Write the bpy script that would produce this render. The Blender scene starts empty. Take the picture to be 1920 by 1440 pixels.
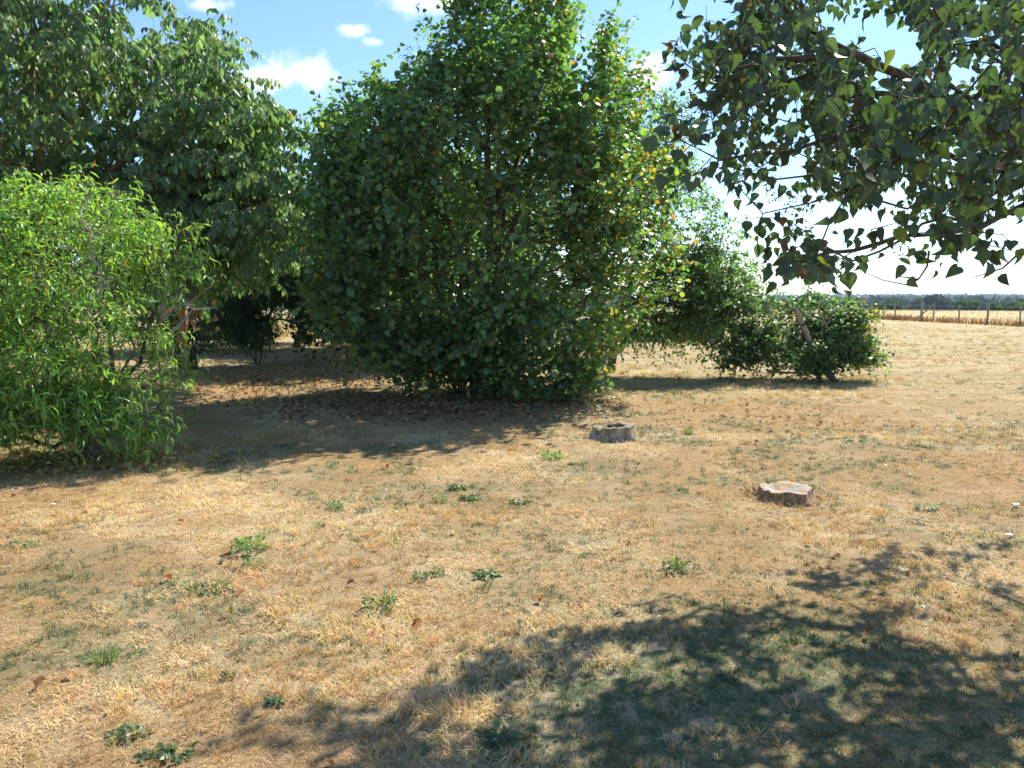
import bpy, math, random
import numpy as np
from mathutils import Vector, Matrix

random.seed(11)
RNG = np.random.default_rng(11)
SC = bpy.context.scene
COL = SC.collection

# ------------------------------------------------------------------ camera
FPX = 1440.0
CAM_H = 1.6
PITCH = math.radians(6.46)
cam_d = bpy.data.cameras.new('camera')
cam = bpy.data.objects.new('camera', cam_d)
COL.objects.link(cam)
cam.location = (0, 0, CAM_H)
cam.rotation_euler = (math.radians(90) - PITCH, 0, 0)
cam_d.sensor_width = 36.0
cam_d.lens = 36.0 * FPX / 1920.0
cam_d.clip_start = 0.05
cam_d.clip_end = 20000
SC.camera = cam

# ------------------------------------------------------------------ sun and sky
SUN_EL = math.radians(47)
SUN_AZ = math.radians(38)           # clockwise from +Y (view direction)
TO_SUN = Vector((math.sin(SUN_AZ) * math.cos(SUN_EL), math.cos(SUN_AZ) * math.cos(SUN_EL), math.sin(SUN_EL)))
sun_d = bpy.data.lights.new('sun', 'SUN')
sun_d.energy = 5.0
sun_d.angle = math.radians(0.53)
sun_d.color = (1.0, 0.95, 0.86)
sun = bpy.data.objects.new('sun', sun_d)
COL.objects.link(sun)
sun.location = TO_SUN * 50
sun.rotation_euler = (-TO_SUN).to_track_quat('-Z', 'Y').to_euler()

SKY_STRENGTH = 0.118
SC.view_settings.view_transform = 'Standard'
SC.view_settings.look = 'None'
SC.view_settings.gamma = 1
SC.view_settings.use_curve_mapping = False
SC.view_settings.exposure = 0.92
SC.render.engine = 'CYCLES'
SC.cycles.max_bounces = 7
SC.cycles.diffuse_bounces = 4
SC.cycles.transmission_bounces = 4
SC.cycles.transparent_max_bounces = 4
SC.cycles.glossy_bounces = 2
SC.cycles.volume_bounces = 0
SC.cycles.use_denoising = True
SC.cycles.denoiser = 'OPENIMAGEDENOISE'
SC.cycles.denoising_input_passes = 'RGB_ALBEDO_NORMAL'
SC.cycles.denoising_prefilter = 'ACCURATE'
SC.cycles.caustics_reflective = False
SC.cycles.caustics_refractive = False
SC.cycles.sample_clamp_indirect = 6.0


def cam_ray(px, py):
    f = (px - 960) / FPX
    u = -(py - 720) / FPX
    return np.array([f, math.cos(PITCH) + u * math.sin(PITCH), -math.sin(PITCH) + u * math.cos(PITCH)])


def at(px, py, d):
    """World point seen at photo pixel (px, py) standing d metres ahead."""
    r = cam_ray(px, py)
    return np.array([0, 0, CAM_H]) + r * (d / r[1])


def on_ground(px, py):
    r = cam_ray(px, py)
    return np.array([0, 0, CAM_H]) + r * (-CAM_H / r[2])


def project(P):
    P = np.asarray(P, float)
    q = P - np.array([0, 0, CAM_H])
    cp, sp = math.cos(PITCH), math.sin(PITCH)
    z = q[..., 1] * cp - q[..., 2] * sp
    u = q[..., 1] * sp + q[..., 2] * cp
    zz = np.where(z > 0.05, z, 0.05)
    return 960 + FPX * q[..., 0] / zz, 720 - FPX * u / zz, z


# world: physical sky plus a few fair-weather clouds
world = bpy.data.worlds.new('World')
SC.world = world
world.use_nodes = True
wt = world.node_tree
wt.nodes.clear()


def N(nt, t, **kw):
    n = nt.nodes.new(t)
    for k, v in kw.items():
        setattr(n, k, v)
    return n


def put(nt, sock, v):
    if hasattr(v, 'is_output') or isinstance(v, bpy.types.NodeSocket):
        nt.links.new(v, sock)
    else:
        sock.default_value = v


def math_node(nt, op, a, b=None, clamp=False):
    n = N(nt, 'ShaderNodeMath', operation=op, use_clamp=clamp)
    put(nt, n.inputs[0], a)
    if b is not None:
        put(nt, n.inputs[1], b)
    return n.outputs[0]


def vdot(nt, a, v):
    n = N(nt, 'ShaderNodeVectorMath', operation='DOT_PRODUCT')
    put(nt, n.inputs[0], a)
    n.inputs[1].default_value = tuple(v)
    return n.outputs['Value']


def smooth(nt, v, lo, hi):
    n = N(nt, 'ShaderNodeMapRange', interpolation_type='SMOOTHSTEP')
    put(nt, n.inputs['Value'], v)
    n.inputs['From Min'].default_value = lo
    n.inputs['From Max'].default_value = hi
    return n.outputs['Result']


def mixc(nt, f, a, b, mode='MIX'):
    n = N(nt, 'ShaderNodeMix', data_type='RGBA', blend_type=mode)
    put(nt, n.inputs['Factor'], f)
    put(nt, n.inputs['A'], a)
    put(nt, n.inputs['B'], b)
    return n.outputs['Result']


def noise_tex(nt, vec, scale, detail=4, rough=0.55, dist=0.0):
    n = N(nt, 'ShaderNodeTexNoise')
    if vec is not None:
        put(nt, n.inputs['Vector'], vec)
    n.inputs['Scale'].default_value = scale
    n.inputs['Detail'].default_value = detail
    n.inputs['Roughness'].default_value = rough
    n.inputs['Distortion'].default_value = dist
    return n.outputs['Fac']


sky = N(wt, 'ShaderNodeTexSky', sky_type='NISHITA')
sky.sun_disc = False
sky.sun_elevation = SUN_EL
sky.sun_rotation = SUN_AZ
sky.air_density = 1.0
sky.dust_density = 0.2
sky.ozone_density = 2.2
tc = N(wt, 'ShaderNodeTexCoord')
dirv = tc.outputs['Generated']
cn = noise_tex(wt, dirv, 9.0, 7, 0.6, 0.3)
field = None
CLOUDS = [(505, 150, 62, 30, 1.0), (575, 138, 75, 40, 1.0), (1212, 135, 42, 34, 1.0), (800, -5, 90, 40, .95),
          (662, 57, 34, 14, .75), (702, 78, 30, 12, .65), (395, 10, 60, 22, .6),
          (1290, 330, 110, 40, .5), (1250, -260, 190, 70, .9), (350, -330, 220, 80, .9),
          (2300, 250, 260, 90, .85), (-300, 300, 260, 90, .9)]
for (cx, cy, w, h, s) in CLOUDS:
    c = Vector(cam_ray(cx, cy)).normalized()
    r = c.cross(Vector((0, 0, 1))).normalized()
    u = r.cross(c).normalized()
    a = math_node(wt, 'DIVIDE', vdot(wt, dirv, r), w / FPX)
    b = math_node(wt, 'DIVIDE', vdot(wt, dirv, u), h / FPX)
    q = math_node(wt, 'SQRT', math_node(wt, 'ADD', math_node(wt, 'MULTIPLY', a, a), math_node(wt, 'MULTIPLY', b, b)))
    v = math_node(wt, 'SUBTRACT', s, q)
    front = math_node(wt, 'GREATER_THAN', vdot(wt, dirv, c), 0.2)
    v = math_node(wt, 'ADD', math_node(wt, 'MULTIPLY', math_node(wt, 'ADD', v, 5.0), front), -5.0)
    field = v if field is None else math_node(wt, 'MAXIMUM', field, v)
# sparse small cumulus everywhere else
mp = N(wt, 'ShaderNodeMapping')
mp.inputs['Scale'].default_value = (1, 1, 2.6)
mp.inputs['Location'].default_value = (3.1, 1.7, .4)
wt.links.new(dirv, mp.inputs['Vector'])
gen = noise_tex(wt, mp.outputs['Vector'], 3.2, 3, 0.5)
gen = math_node(wt, 'MULTIPLY', math_node(wt, 'SUBTRACT', gen, 0.72), 5.0)
field = math_node(wt, 'MAXIMUM', field, gen)
cn2 = noise_tex(wt, dirv, 26.0, 6, 0.62, 0.2)
nz = math_node(wt, 'ADD', math_node(wt, 'MULTIPLY', math_node(wt, 'SUBTRACT', cn, 0.5), 2.1),
               math_node(wt, 'MULTIPLY', math_node(wt, 'SUBTRACT', cn2, 0.5), 2.3))
cm = smooth(wt, math_node(wt, 'ADD', field, nz), -0.25, 1.0)
cm = math_node(wt, 'MULTIPLY', cm, 0.93)
cloud_col = mixc(wt, cn2, (7.0, 7.2, 7.6, 1), (8.6, 8.6, 8.6, 1))
tint = mixc(wt, 1.0, sky.outputs['Color'], (.81, .93, 1.07, 1), 'MULTIPLY')
skyc = mixc(wt, cm, tint, cloud_col)
bg = N(wt, 'ShaderNodeBackground')
bg.inputs['Strength'].default_value = SKY_STRENGTH
wt.links.new(skyc, bg.inputs['Color'])
wo = N(wt, 'ShaderNodeOutputWorld')
wt.links.new(bg.outputs[0], wo.inputs['Surface'])


# ------------------------------------------------------------------ helpers: objects
def tag(o, label=None, cat=None, group=None, kind=None):
    if label: o['label'] = label
    if cat: o['category'] = cat
    if group: o['group'] = group
    if kind: o['kind'] = kind
    return o


def empty(name, loc, label=None, cat=None, group=None):
    o = bpy.data.objects.new(name, None)
    o.empty_display_size = 0.2
    COL.objects.link(o)
    o.location = tuple(loc)
    return tag(o, label, cat, group)


def link(name, me, parent=None, loc=None):
    o = bpy.data.objects.new(name, me)
    COL.objects.link(o)
    if parent: o.parent = parent
    if loc is not None: o.location = tuple(loc)
    return o


def mesh_np(name, V, faces, mat=None, col=None, smooth_sh=False, extra=None):
    """faces: list of (m,k) int arrays; col: per-vertex rgb."""
    me = bpy.data.meshes.new(name)
    V = np.ascontiguousarray(V, dtype=np.float32)
    faces = [np.asarray(f, dtype=np.int32) for f in faces if len(f)]
    me.vertices.add(len(V))
    me.vertices.foreach_set('co', V.ravel())
    loops = np.concatenate([f.ravel() for f in faces])
    tot = np.concatenate([np.full(len(f), f.shape[1], np.int32) for f in faces])
    start = np.concatenate([[0], np.cumsum(tot)[:-1]]).astype(np.int32)
    me.loops.add(len(loops))
    me.loops.foreach_set('vertex_index', loops)
    me.polygons.add(len(tot))
    me.polygons.foreach_set('loop_start', start)
    me.polygons.foreach_set('use_smooth', np.full(len(tot), smooth_sh))
    if col is not None:
        a = me.attributes.new('col', 'FLOAT_COLOR', 'POINT')
        c = np.ones((len(V), 4), np.float32)
        c[:, :3] = col
        a.data.foreach_set('color', c.ravel())
    for k, v in (extra or {}).items():
        a = me.attributes.new(k, 'FLOAT', 'POINT')
        a.data.foreach_set('value', np.ascontiguousarray(v, dtype=np.float32))
    me.update(calc_edges=True)
    if mat: me.materials.append(mat)
    return me


def norm(a):
    a = np.asarray(a, float)
    return a / np.maximum(np.linalg.norm(a, axis=-1, keepdims=True), 1e-9)


# ------------------------------------------------------------------ helpers: noise
def _h(i, j, s):
    n = (i.astype(np.int64) * 374761393 + j.astype(np.int64) * 668265263 + s * 974711) & 0xffffffff
    n = ((n ^ (n >> 13)) * 1274126177) & 0xffffffff
    return ((n ^ (n >> 16)) & 0xffff) / 65535.0


def vnoise(x, y, s=0):
    x = np.asarray(x, float); y = np.asarray(y, float)
    i = np.floor(x); j = np.floor(y)
    fx = x - i; fy = y - j
    fx = fx * fx * (3 - 2 * fx); fy = fy * fy * (3 - 2 * fy)
    i = i.astype(np.int64); j = j.astype(np.int64)
    return ((_h(i, j, s) * (1 - fx) + _h(i + 1, j, s) * fx) * (1 - fy)
            + (_h(i, j + 1, s) * (1 - fx) + _h(i + 1, j + 1, s) * fx) * fy)


def fbm(x, y, s=0, o=4):
    v = 0; a = 0.5; t = 0
    for k in range(o):
        v = v + a * vnoise(x * 2 ** k + 17.3 * k, y * 2 ** k - 9.1 * k, s + k)
        t += a; a *= 0.55
    return v / t


def sstep(a, b, x):
    t = np.clip((np.asarray(x, float) - a) / (b - a), 0, 1)
    return t * t * (3 - 2 * t)


def gz(x, y):
    x = np.asarray(x, float); y = np.asarray(y, float)
    r = np.hypot(x, y)
    z = 0.05 * (fbm(x * .55, y * .55, 5, 3) - .5) * np.clip(2 - r / 40, 0, 1)
    z = z + 0.022 * (fbm(x * 2.6, y * 2.6, 8, 2) - .5) * np.clip(1.6 - r / 12, 0, 1)
    z = z - 12 * sstep(100, 300, r)
    far = sstep(1300, 3600, r)
    z = z + far * (14.5 + 9 * (fbm(x / 900., y / 900., 31, 3) - .5))
    return z


FX = lambda y: 28.0 - (y - 42.0) * 0.106        # the fence runs along this line


# ------------------------------------------------------------------ materials
def new_mat(name):
    m = bpy.data.materials.new(name)
    m.use_nodes = True
    nt = m.node_tree
    nt.nodes.clear()
    return m, nt


def finish(nt, sh):
    o = N(nt, 'ShaderNodeOutputMaterial')
    nt.links.new(sh, o.inputs['Surface'])


def principled(nt, col, rough=0.6, spec=0.4, normal=None):
    p = N(nt, 'ShaderNodeBsdfPrincipled')
    put(nt, p.inputs['Base Color'], col)
    put(nt, p.inputs['Roughness'], rough)
    put(nt, p.inputs['Specular IOR Level'], spec)
    if normal is not None: nt.links.new(normal, p.inputs['Normal'])
    return p.outputs[0]


def bump(nt, h, strength=0.4, dist=0.02):
    b = N(nt, 'ShaderNodeBump')
    b.inputs['Strength'].default_value = strength
    b.inputs['Distance'].default_value = dist
    nt.links.new(h, b.inputs['Height'])
    return b.outputs[0]


def leaf_mat(name, rough=0.42, spec=0.5, trans=0.4, tmul=(1.55, 1.75, 0.6), under=1.25, attr_type='GEOMETRY'):
    m, nt = new_mat(name)
    a = N(nt, 'ShaderNodeAttribute', attribute_name='col', attribute_type=attr_type)
    g = N(nt, 'ShaderNodeNewGeometry')
    tcn = N(nt, 'ShaderNodeTexCoord')
    mott = noise_tex(nt, g.outputs['Position'], 60, 3, 0.6)
    c = mixc(nt, 1.0, a.outputs['Color'], mixc(nt, mott, (.72, .72, .72, 1), (1.28, 1.28, 1.22, 1)), 'MULTIPLY')
    pale = mixc(nt, 1.0, c, (under * 1.02, under, under * 1.12, 1), 'MULTIPLY')
    cb = mixc(nt, g.outputs['Backfacing'], c, pale)
    p = principled(nt, cb, rough, spec)
    t = N(nt, 'ShaderNodeBsdfTranslucent')
    nt.links.new(mixc(nt, 1.0, c, (*tmul, 1), 'MULTIPLY'), t.inputs['Color'])
    mx = N(nt, 'ShaderNodeMixShader')
    mx.inputs[0].default_value = trans
    nt.links.new(p, mx.inputs[1]); nt.links.new(t.outputs[0], mx.inputs[2])
    finish(nt, mx.outputs[0])
    return m


def bark_mat(name, c1, c2, c3=None, scale=22, stretch=0.25):
    m, nt = new_mat(name)
    t = N(nt, 'ShaderNodeTexCoord')
    mp = N(nt, 'ShaderNodeMapping')
    mp.inputs['Scale'].default_value = (1, 1, stretch)
    nt.links.new(t.outputs['Object'], mp.inputs['Vector'])
    n1 = noise_tex(nt, mp.outputs[0], scale, 6, 0.65, 0.6)
    n2 = noise_tex(nt, t.outputs['Object'], 5, 4, 0.6)
    c = mixc(nt, smooth(nt, n1, .35, .68), (*c1, 1), (*c2, 1))
    if c3: c = mixc(nt, smooth(nt, n2, .52, .68), c, (*c3, 1))
    finish(nt, principled(nt, c, 0.85, 0.2, bump(nt, n1, 0.9, 0.012)))
    return m


def plain_mat(name, c1, c2, scale=30, rough=0.8, b=0.3, spec=0.3, metallic=0):
    m, nt = new_mat(name)
    t = N(nt, 'ShaderNodeTexCoord')
    n1 = noise_tex(nt, t.outputs['Object'], scale, 5, 0.6)
    c = mixc(nt, smooth(nt, n1, .3, .7), (*c1, 1), (*c2, 1))
    finish(nt, principled(nt, c, rough, spec, bump(nt, n1, b, 0.01)))
    return m


M = {}
M['leaf'] = leaf_mat('leaf_matte', 0.4, 0.5, 0.52, (1.65, 1.85, .8))
M['leaf_gloss'] = leaf_mat('leaf_gloss', 0.33, 0.6, 0.47, (1.75, 2.1, .6))
M['leaf_peach'] = leaf_mat('leaf_peach', 0.36, 0.55, 0.5, (1.7, 1.75, .55))
M['leaf_lilac'] = leaf_mat('leaf_lilac', 0.45, 0.45, 0.29, (1.7, 2.0, .5), 1.2)
M['leaf_far'] = leaf_mat('leaf_far', 0.8, 0.1, 0.3, (1.5, 1.7, .8), 1.0)
M['dead_leaf'] = leaf_mat('dead_leaf', 0.7, 0.25, 0.25, (1.3, 1.1, .8), 1.1)
M['grass_inst'] = leaf_mat('grass_blade', 0.6, 0.3, 0.25, (1.2, 1.2, .8), 1.0, 'INSTANCER')
M['grass_real'] = leaf_mat('grass_stalk', 0.6, 0.3, 0.25, (1.2, 1.2, .8), 1.0)
M['bark'] = bark_mat('bark_brown', (.06, .045, .033), (.17, .13, .10), (.20, .18, .14))
M['bark_pale'] = bark_mat('bark_pale', (.16, .125, .09), (.36, .29, .21), (.42, .34, .22))
M['bark_lilac'] = bark_mat('bark_lilac', (.05, .04, .032), (.15, .115, .085), (.12, .115, .08), 40, .2)
M['twig_grey'] = plain_mat('twig_grey', (.22, .18, .15), (.42, .37, .32), 40)
M['weathered'] = bark_mat('weathered_wood', (.24, .19, .145), (.46, .39, .31), (.34, .28, .22), 30, .06)
M['post_dark'] = bark_mat('dark_timber', (.05, .035, .026), (.12, .085, .06), None, 30, .08)
M['post_fence'] = bark_mat('fence_timber', (.20, .165, .13), (.33, .28, .22), None, 20, .1)
M['fresh_wood'] = plain_mat('fresh_wood', (.52, .33, .15), (.66, .47, .26), 30)
M['zinc'] = plain_mat('zinc_cap', (.33, .35, .38), (.45, .47, .50), 20, .45, .1, .5)
M['strap'] = plain_mat('rubber_strap', (.015, .015, .015), (.03, .03, .03), 20, .6, .1)
M['wire'] = plain_mat('wire', (.28, .27, .26), (.4, .39, .38), 20, .5, .05, .5)
M['wall_white'] = plain_mat('white_render', (.72, .72, .71), (.82, .82, .80), 3, .9, .1)
M['roof_dark'] = plain_mat('dark_slate', (.10, .10, .11), (.17, .17, .18), 6, .7, .2)
M['roof_pink'] = plain_mat('pale_roof', (.55, .46, .44), (.66, .57, .54), 4, .8, .2)
M['net_teal'] = plain_mat('teal_net', (.03, .16, .20), (.06, .28, .32), 40, .6, .1)
M['paper'] = plain_mat('white_scrap', (.45, .45, .42), (.75, .75, .72), 60, .7, .5)
M['bed_timber'] = bark_mat('bed_timber', (.19, .15, .12), (.34, .28, .23), None, 20, 1.0)


# ------------------------------------------------------------------ helpers: leaves
def leaf_template(widths, fold=0.25, bend=0.6, twist=0.0, wav=0.0, seed=0):
    """Unit-length leaf along +Y: rows of (left, mid, right), bent about X."""
    r = np.random.default_rng(seed)
    n = len(widths)
    V = []; tri = []; quad = []
    rows = []
    for i, w in enumerate(widths):
        t = i / (n - 1)
        if abs(bend) > 1e-3:
            y = math.sin(bend * t) / bend; z = -(1 - math.cos(bend * t)) / bend
        else:
            y, z = t, 0
        if w <= 0:
            rows.append((len(V),)); V.append((0, y, z))
        else:
            a = twist * t
            rows.append((len(V), len(V) + 1, len(V) + 2))
            for sx in (-1, 0, 1):
                fz = fold * w if sx else 0
                fz += wav * w * r.uniform(-1, 1) if sx else 0
                x0 = sx * w * math.cos(math.atan(fold) if sx else 0)
                V.append((x0 * math.cos(a) - fz * math.sin(a), y, z + fz * math.cos(a) + x0 * math.sin(a)))
    for a, b in zip(rows[:-1], rows[1:]):
        if len(a) == 1 and len(b) == 3:
            tri += [(a[0], b[1], b[0]), (a[0], b[2], b[1])]
        elif len(a) == 3 and len(b) == 1:
            tri += [(a[0], a[1], b[0]), (a[1], a[2], b[0])]
        elif len(a) == 3:
            quad += [(a[0], a[1], b[1], b[0]), (a[1], a[2], b[2], b[1])]
    return (np.array(V, float), np.array(tri, int).reshape(-1, 3), np.array(quad, int).reshape(-1, 4))


def basis(Y, Z):
    Y = norm(Y)
    Z = Z - Y * np.sum(Y * Z, -1, keepdims=True)
    Z = norm(Z)
    X = np.cross(Y, Z)
    return X, Y, Z


def cloud_arrays(tmpl, P, X, Y, Z, S, C):
    V, tri, quad = tmpl
    n = len(P); k = len(V)
    if n == 0:
        return np.zeros((0, 3)), np.zeros((0, 3), int), np.zeros((0, 4), int), np.zeros((0, 3))
    W = (P[:, None, :] + S[:, None, None] * (V[None, :, 0, None] * X[:, None, :] + V[None, :, 1, None] * Y[:, None, :]
                                             + V[None, :, 2, None] * Z[:, None, :])).reshape(-1, 3)
    off = (np.arange(n) * k)[:, None, None]
    T = (tri[None] + off).reshape(-1, 3)
    Q = (quad[None] + off).reshape(-1, 4)
    return W, T, Q, np.repeat(C, k, axis=0)


def cat_arrays(parts):
    Vs = []; Ts = []; Qs = []; Cs = []; o = 0
    for (V, T, Q, C) in parts:
        Vs.append(V); Ts.append(T + o); Qs.append(Q + o); Cs.append(C); o += len(V)
    return np.concatenate(Vs), [np.concatenate(Ts), np.concatenate(Qs)], np.concatenate(Cs)


def palette(base, n=8, var=0.22, hue=0.12, extra=()):
    """n shades about a base colour; extra = [(colour, count)] odd leaves."""
    out = []
    r = np.random.default_rng(int(abs(base[0]) * 1e5) + n)
    for i in range(n):
        f = 1 + r.uniform(-var, var); h = r.uniform(-hue, hue)
        out.append((base[0] * f * (1 + h), base[1] * f, base[2] * f * (1 - h)))
    out = np.array(out)
    return out


def put_leaves(parent, base, tmpls, P, Y, Z, S, ci, pal, mat, singles=300, cell=14, mname='leaf', crown='crown'):
    """Leaves of one plant: the largest ones seen as objects, the others joined as its crown."""
    n = len(P)
    X, Y, Z = basis(Y, Z)
    ti = RNG.integers(0, len(tmpls), n)
    single = np.zeros(n, bool)
    if singles:
        px, py, d = project(P)
        inside = (px > 5) & (px < 1915) & (py > 5) & (py < 1435) & (d > .3)
        idx = np.where(inside)[0]
        idx = idx[np.argsort(d[idx])]
        seen = set(); vis = []
        for i in idx:
            k = (int(px[i] // cell), int(py[i] // cell))
            if k not in seen:
                seen.add(k); vis.append(i)
        vis = np.array(vis, int)
        size = S[vis] / d[vis]
        single[vis[np.argsort(-size)][:singles]] = True
    col = pal[ci]
    lo = P - base
    parts = []
    for t in range(len(tmpls)):
        m = (ti == t) & ~single
        parts.append(cloud_arrays(tmpls[t], lo[m], X[m], Y[m], Z[m], S[m], col[m]))
    V, F, C = cat_arrays(parts)
    o = link(crown, mesh_np(crown, V, F, mat, C, True), parent)
    o['kind'] = 'stuff'
    cache = {}
    for i in np.where(single)[0]:
        k = (int(ti[i]), int(ci[i]))
        if k not in cache:
            tv, tt, tq = tmpls[k[0]]
            cache[k] = mesh_np(mname, tv, [tt, tq], mat, np.repeat(pal[k[1]][None], len(tv), 0), True)
        ob = link(mname, cache[k], parent)
        mt = Matrix(((X[i, 0], Y[i, 0], Z[i, 0], 0), (X[i, 1], Y[i, 1], Z[i, 1], 0), (X[i, 2], Y[i, 2], Z[i, 2], 0), (0, 0, 0, 1)))
        ob.rotation_euler = mt.to_euler()
        ob.scale = (S[i],) * 3
        ob.location = tuple(lo[i])
    return o


# ------------------------------------------------------------------ helpers: branches
def rings(C, D, R, sides, jit=0.0):
    ref = np.where(np.abs(D[:, :1]) > .85, np.array([[0.1, 1, .05]]), np.array([[1, .1, .05]]))
    u = norm(np.cross(D, ref)); v = np.cross(D, u)
    a = np.arange(sides) / sides * 2 * math.pi
    rr = R[:, None] * (1 + (RNG.uniform(-jit, jit, (len(C), sides)) if jit else 0))
    return C[:, None, :] + rr[..., None] * (np.cos(a)[None, :, None] * u[:, None, :] + np.sin(a)[None, :, None] * v[:, None, :])


def frustums(A, B, DA, DB, RA, RB, sides):
    n = len(A)
    if n == 0:
        return np.zeros((0, 3)), np.zeros((0, 3), int), np.zeros((0, 4), int), np.zeros((0, 3))
    ra = rings(A, DA, RA, sides); rb = rings(B, DB, RB, sides)
    V = np.concatenate([ra, rb], 1).reshape(-1, 3)
    k = np.arange(sides); k2 = (k + 1) % sides
    q = np.stack([k, k2, k2 + sides, k + sides], 1)
    Q = (q[None] + (np.arange(n) * 2 * sides)[:, None, None]).reshape(-1, 4)
    return V, np.zeros((0, 3), int), Q, np.zeros((len(V), 3))


def grow(seeds, tips, bf=.35, step=.3, wob=.1, lift=0.05):
    """Joins every tip to the nearest branch so that a tree of limbs and twigs appears."""
    cap = 40000
    nodes = np.zeros((cap, 3)); par = np.full(cap, -1); plen = np.zeros(cap); n = 0
    for si, poly in enumerate(seeds):
        poly = [np.asarray(p, float) for p in poly]
        if si == 0:
            nodes[0] = poly[0]; n = 1; last = 0
        else:
            last = int(np.argmin(np.linalg.norm(nodes[:n] - poly[0], axis=1)))
            poly = [nodes[last]] + poly
        for a, b in zip(poly[:-1], poly[1:]):
            L = np.linalg.norm(b - a)
            if L < 1e-4: continue
            m = max(1, int(L / step))
            for k in range(1, m + 1):
                p = a + (b - a) * k / m
                if k < m: p = p + RNG.normal(0, .025 * min(L, 1), 3)
                nodes[n] = p; par[n] = last; plen[n] = plen[last] + np.linalg.norm(p - nodes[last])
                last = n; n += 1
    ns = n
    tips = np.asarray(tips, float)
    d0 = np.min(np.linalg.norm(tips[:, None, :] - nodes[None, :ns, :], axis=2), axis=1)
    tid = np.zeros(len(tips), int)
    for i in np.argsort(d0):
        t = tips[i]
        d = np.linalg.norm(nodes[:n] - t, axis=1)
        j = int(np.argmin(d + bf * plen[:n]))
        L = d[j]
        m = max(1, min(8, int(round(L / step))))
        off = RNG.normal(0, 1, 3) * wob * L + np.array([0, 0, lift * L])
        last = j; a = nodes[j].copy()
        for k in range(1, m + 1):
            f = k / m
            p = a + (t - a) * f + off * math.sin(math.pi * f) * (1 if m > 1 else 0)
            nodes[n] = p; par[n] = last; plen[n] = plen[last] + np.linalg.norm(p - nodes[last])
            last = n; n += 1
        tid[i] = last
    return nodes[:n].copy(), par[:n].copy(), tid


def branch_mesh(name, nodes, par, base, r_tip, r_root, mat, rmin=0.0, extra=()):
    n = len(nodes)
    cnt = np.ones(n)
    main = np.full(n, -1)
    for i in range(n - 1, 0, -1):
        cnt[par[i]] += cnt[i]
    best = np.zeros(n)
    for i in range(1, n):
        p = par[i]
        if p >= 0 and cnt[i] > best[p]:
            best[p] = cnt[i]; main[p] = i
    e = math.log(r_root / r_tip) / math.log(max(cnt[0], 2))
    R = r_tip * cnt ** e
    D = np.zeros((n, 3)); D[1:] = norm(nodes[1:] - nodes[par[1:]])
    D0 = D.copy()
    hm = main >= 0
    D[hm] = norm(D[hm] + D0[main[hm]])
    i = np.arange(1, n); p = par[1:]
    ism = main[p] == i
    DA = np.where(ism[:, None], D[p], D0[i]); RA = np.where(ism, R[p], np.minimum(R[i] * 1.2, R[p]))
    lo = nodes - base
    parts = []
    for (a, b, sd) in ((0, .006, 3), (.006, .03, 5), (.03, 9, 9)):
        m = (R[i] >= max(a, rmin)) & (R[i] < b)
        parts.append(frustums(lo[p[m]], lo[i[m]], DA[m], D[i[m]], RA[m], R[i[m]], sd))
    parts += list(extra)
    V, F, C = cat_arrays(parts)
    return mesh_np(name, V, F, mat, None, True), R


def tube_mesh(name, pts, radii, mat, sides=8, jit=0.0, base=(0, 0, 0), caps=True):
    pts = np.asarray(pts, float) - np.asarray(base, float)
    n = len(pts)
    D = np.zeros((n, 3)); D[1:-1] = norm(pts[2:] - pts[:-2]); D[0] = norm(pts[1] - pts[0]); D[-1] = norm(pts[-1] - pts[-2])
    V = rings(pts, D, np.asarray(radii, float), sides, jit).reshape(-1, 3)
    k = np.arange(sides); k2 = (k + 1) % sides
    Q = np.concatenate([np.stack([k, k2, k2 + sides, k + sides], 1) + i * sides for i in range(n - 1)])
    fs = [Q]
    if caps:
        fs.append(np.arange(sides)[::-1][None]); fs.append((np.arange(sides) + (n - 1) * sides)[None])
    return mesh_np(name, V, fs, mat, None, sides > 6)


def box_mesh(name, lo, hi, mat):
    x0, y0, z0 = lo; x1, y1, z1 = hi
    V = [(x0, y0, z0), (x1, y0, z0), (x1, y1, z0), (x0, y1, z0), (x0, y0, z1), (x1, y0, z1), (x1, y1, z1), (x0, y1, z1)]
    Q = [(3, 2, 1, 0), (4, 5, 6, 7), (0, 1, 5, 4), (1, 2, 6, 5), (2, 3, 7, 6), (3, 0, 4, 7)]
    return mesh_np(name, np.array(V), [np.array(Q)], mat)


def in_poly(px, py, poly):
    poly = np.asarray(poly, float)
    ins = np.zeros(len(px), bool)
    j = len(poly) - 1
    for i in range(len(poly)):
        xi, yi = poly[i]; xj, yj = poly[j]
        c = ((yi > py) != (yj > py)) & (px < (xj - xi) * (py - yi) / (yj - yi + 1e-12) + xi)
        ins ^= c
        j = i
    return ins


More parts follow.
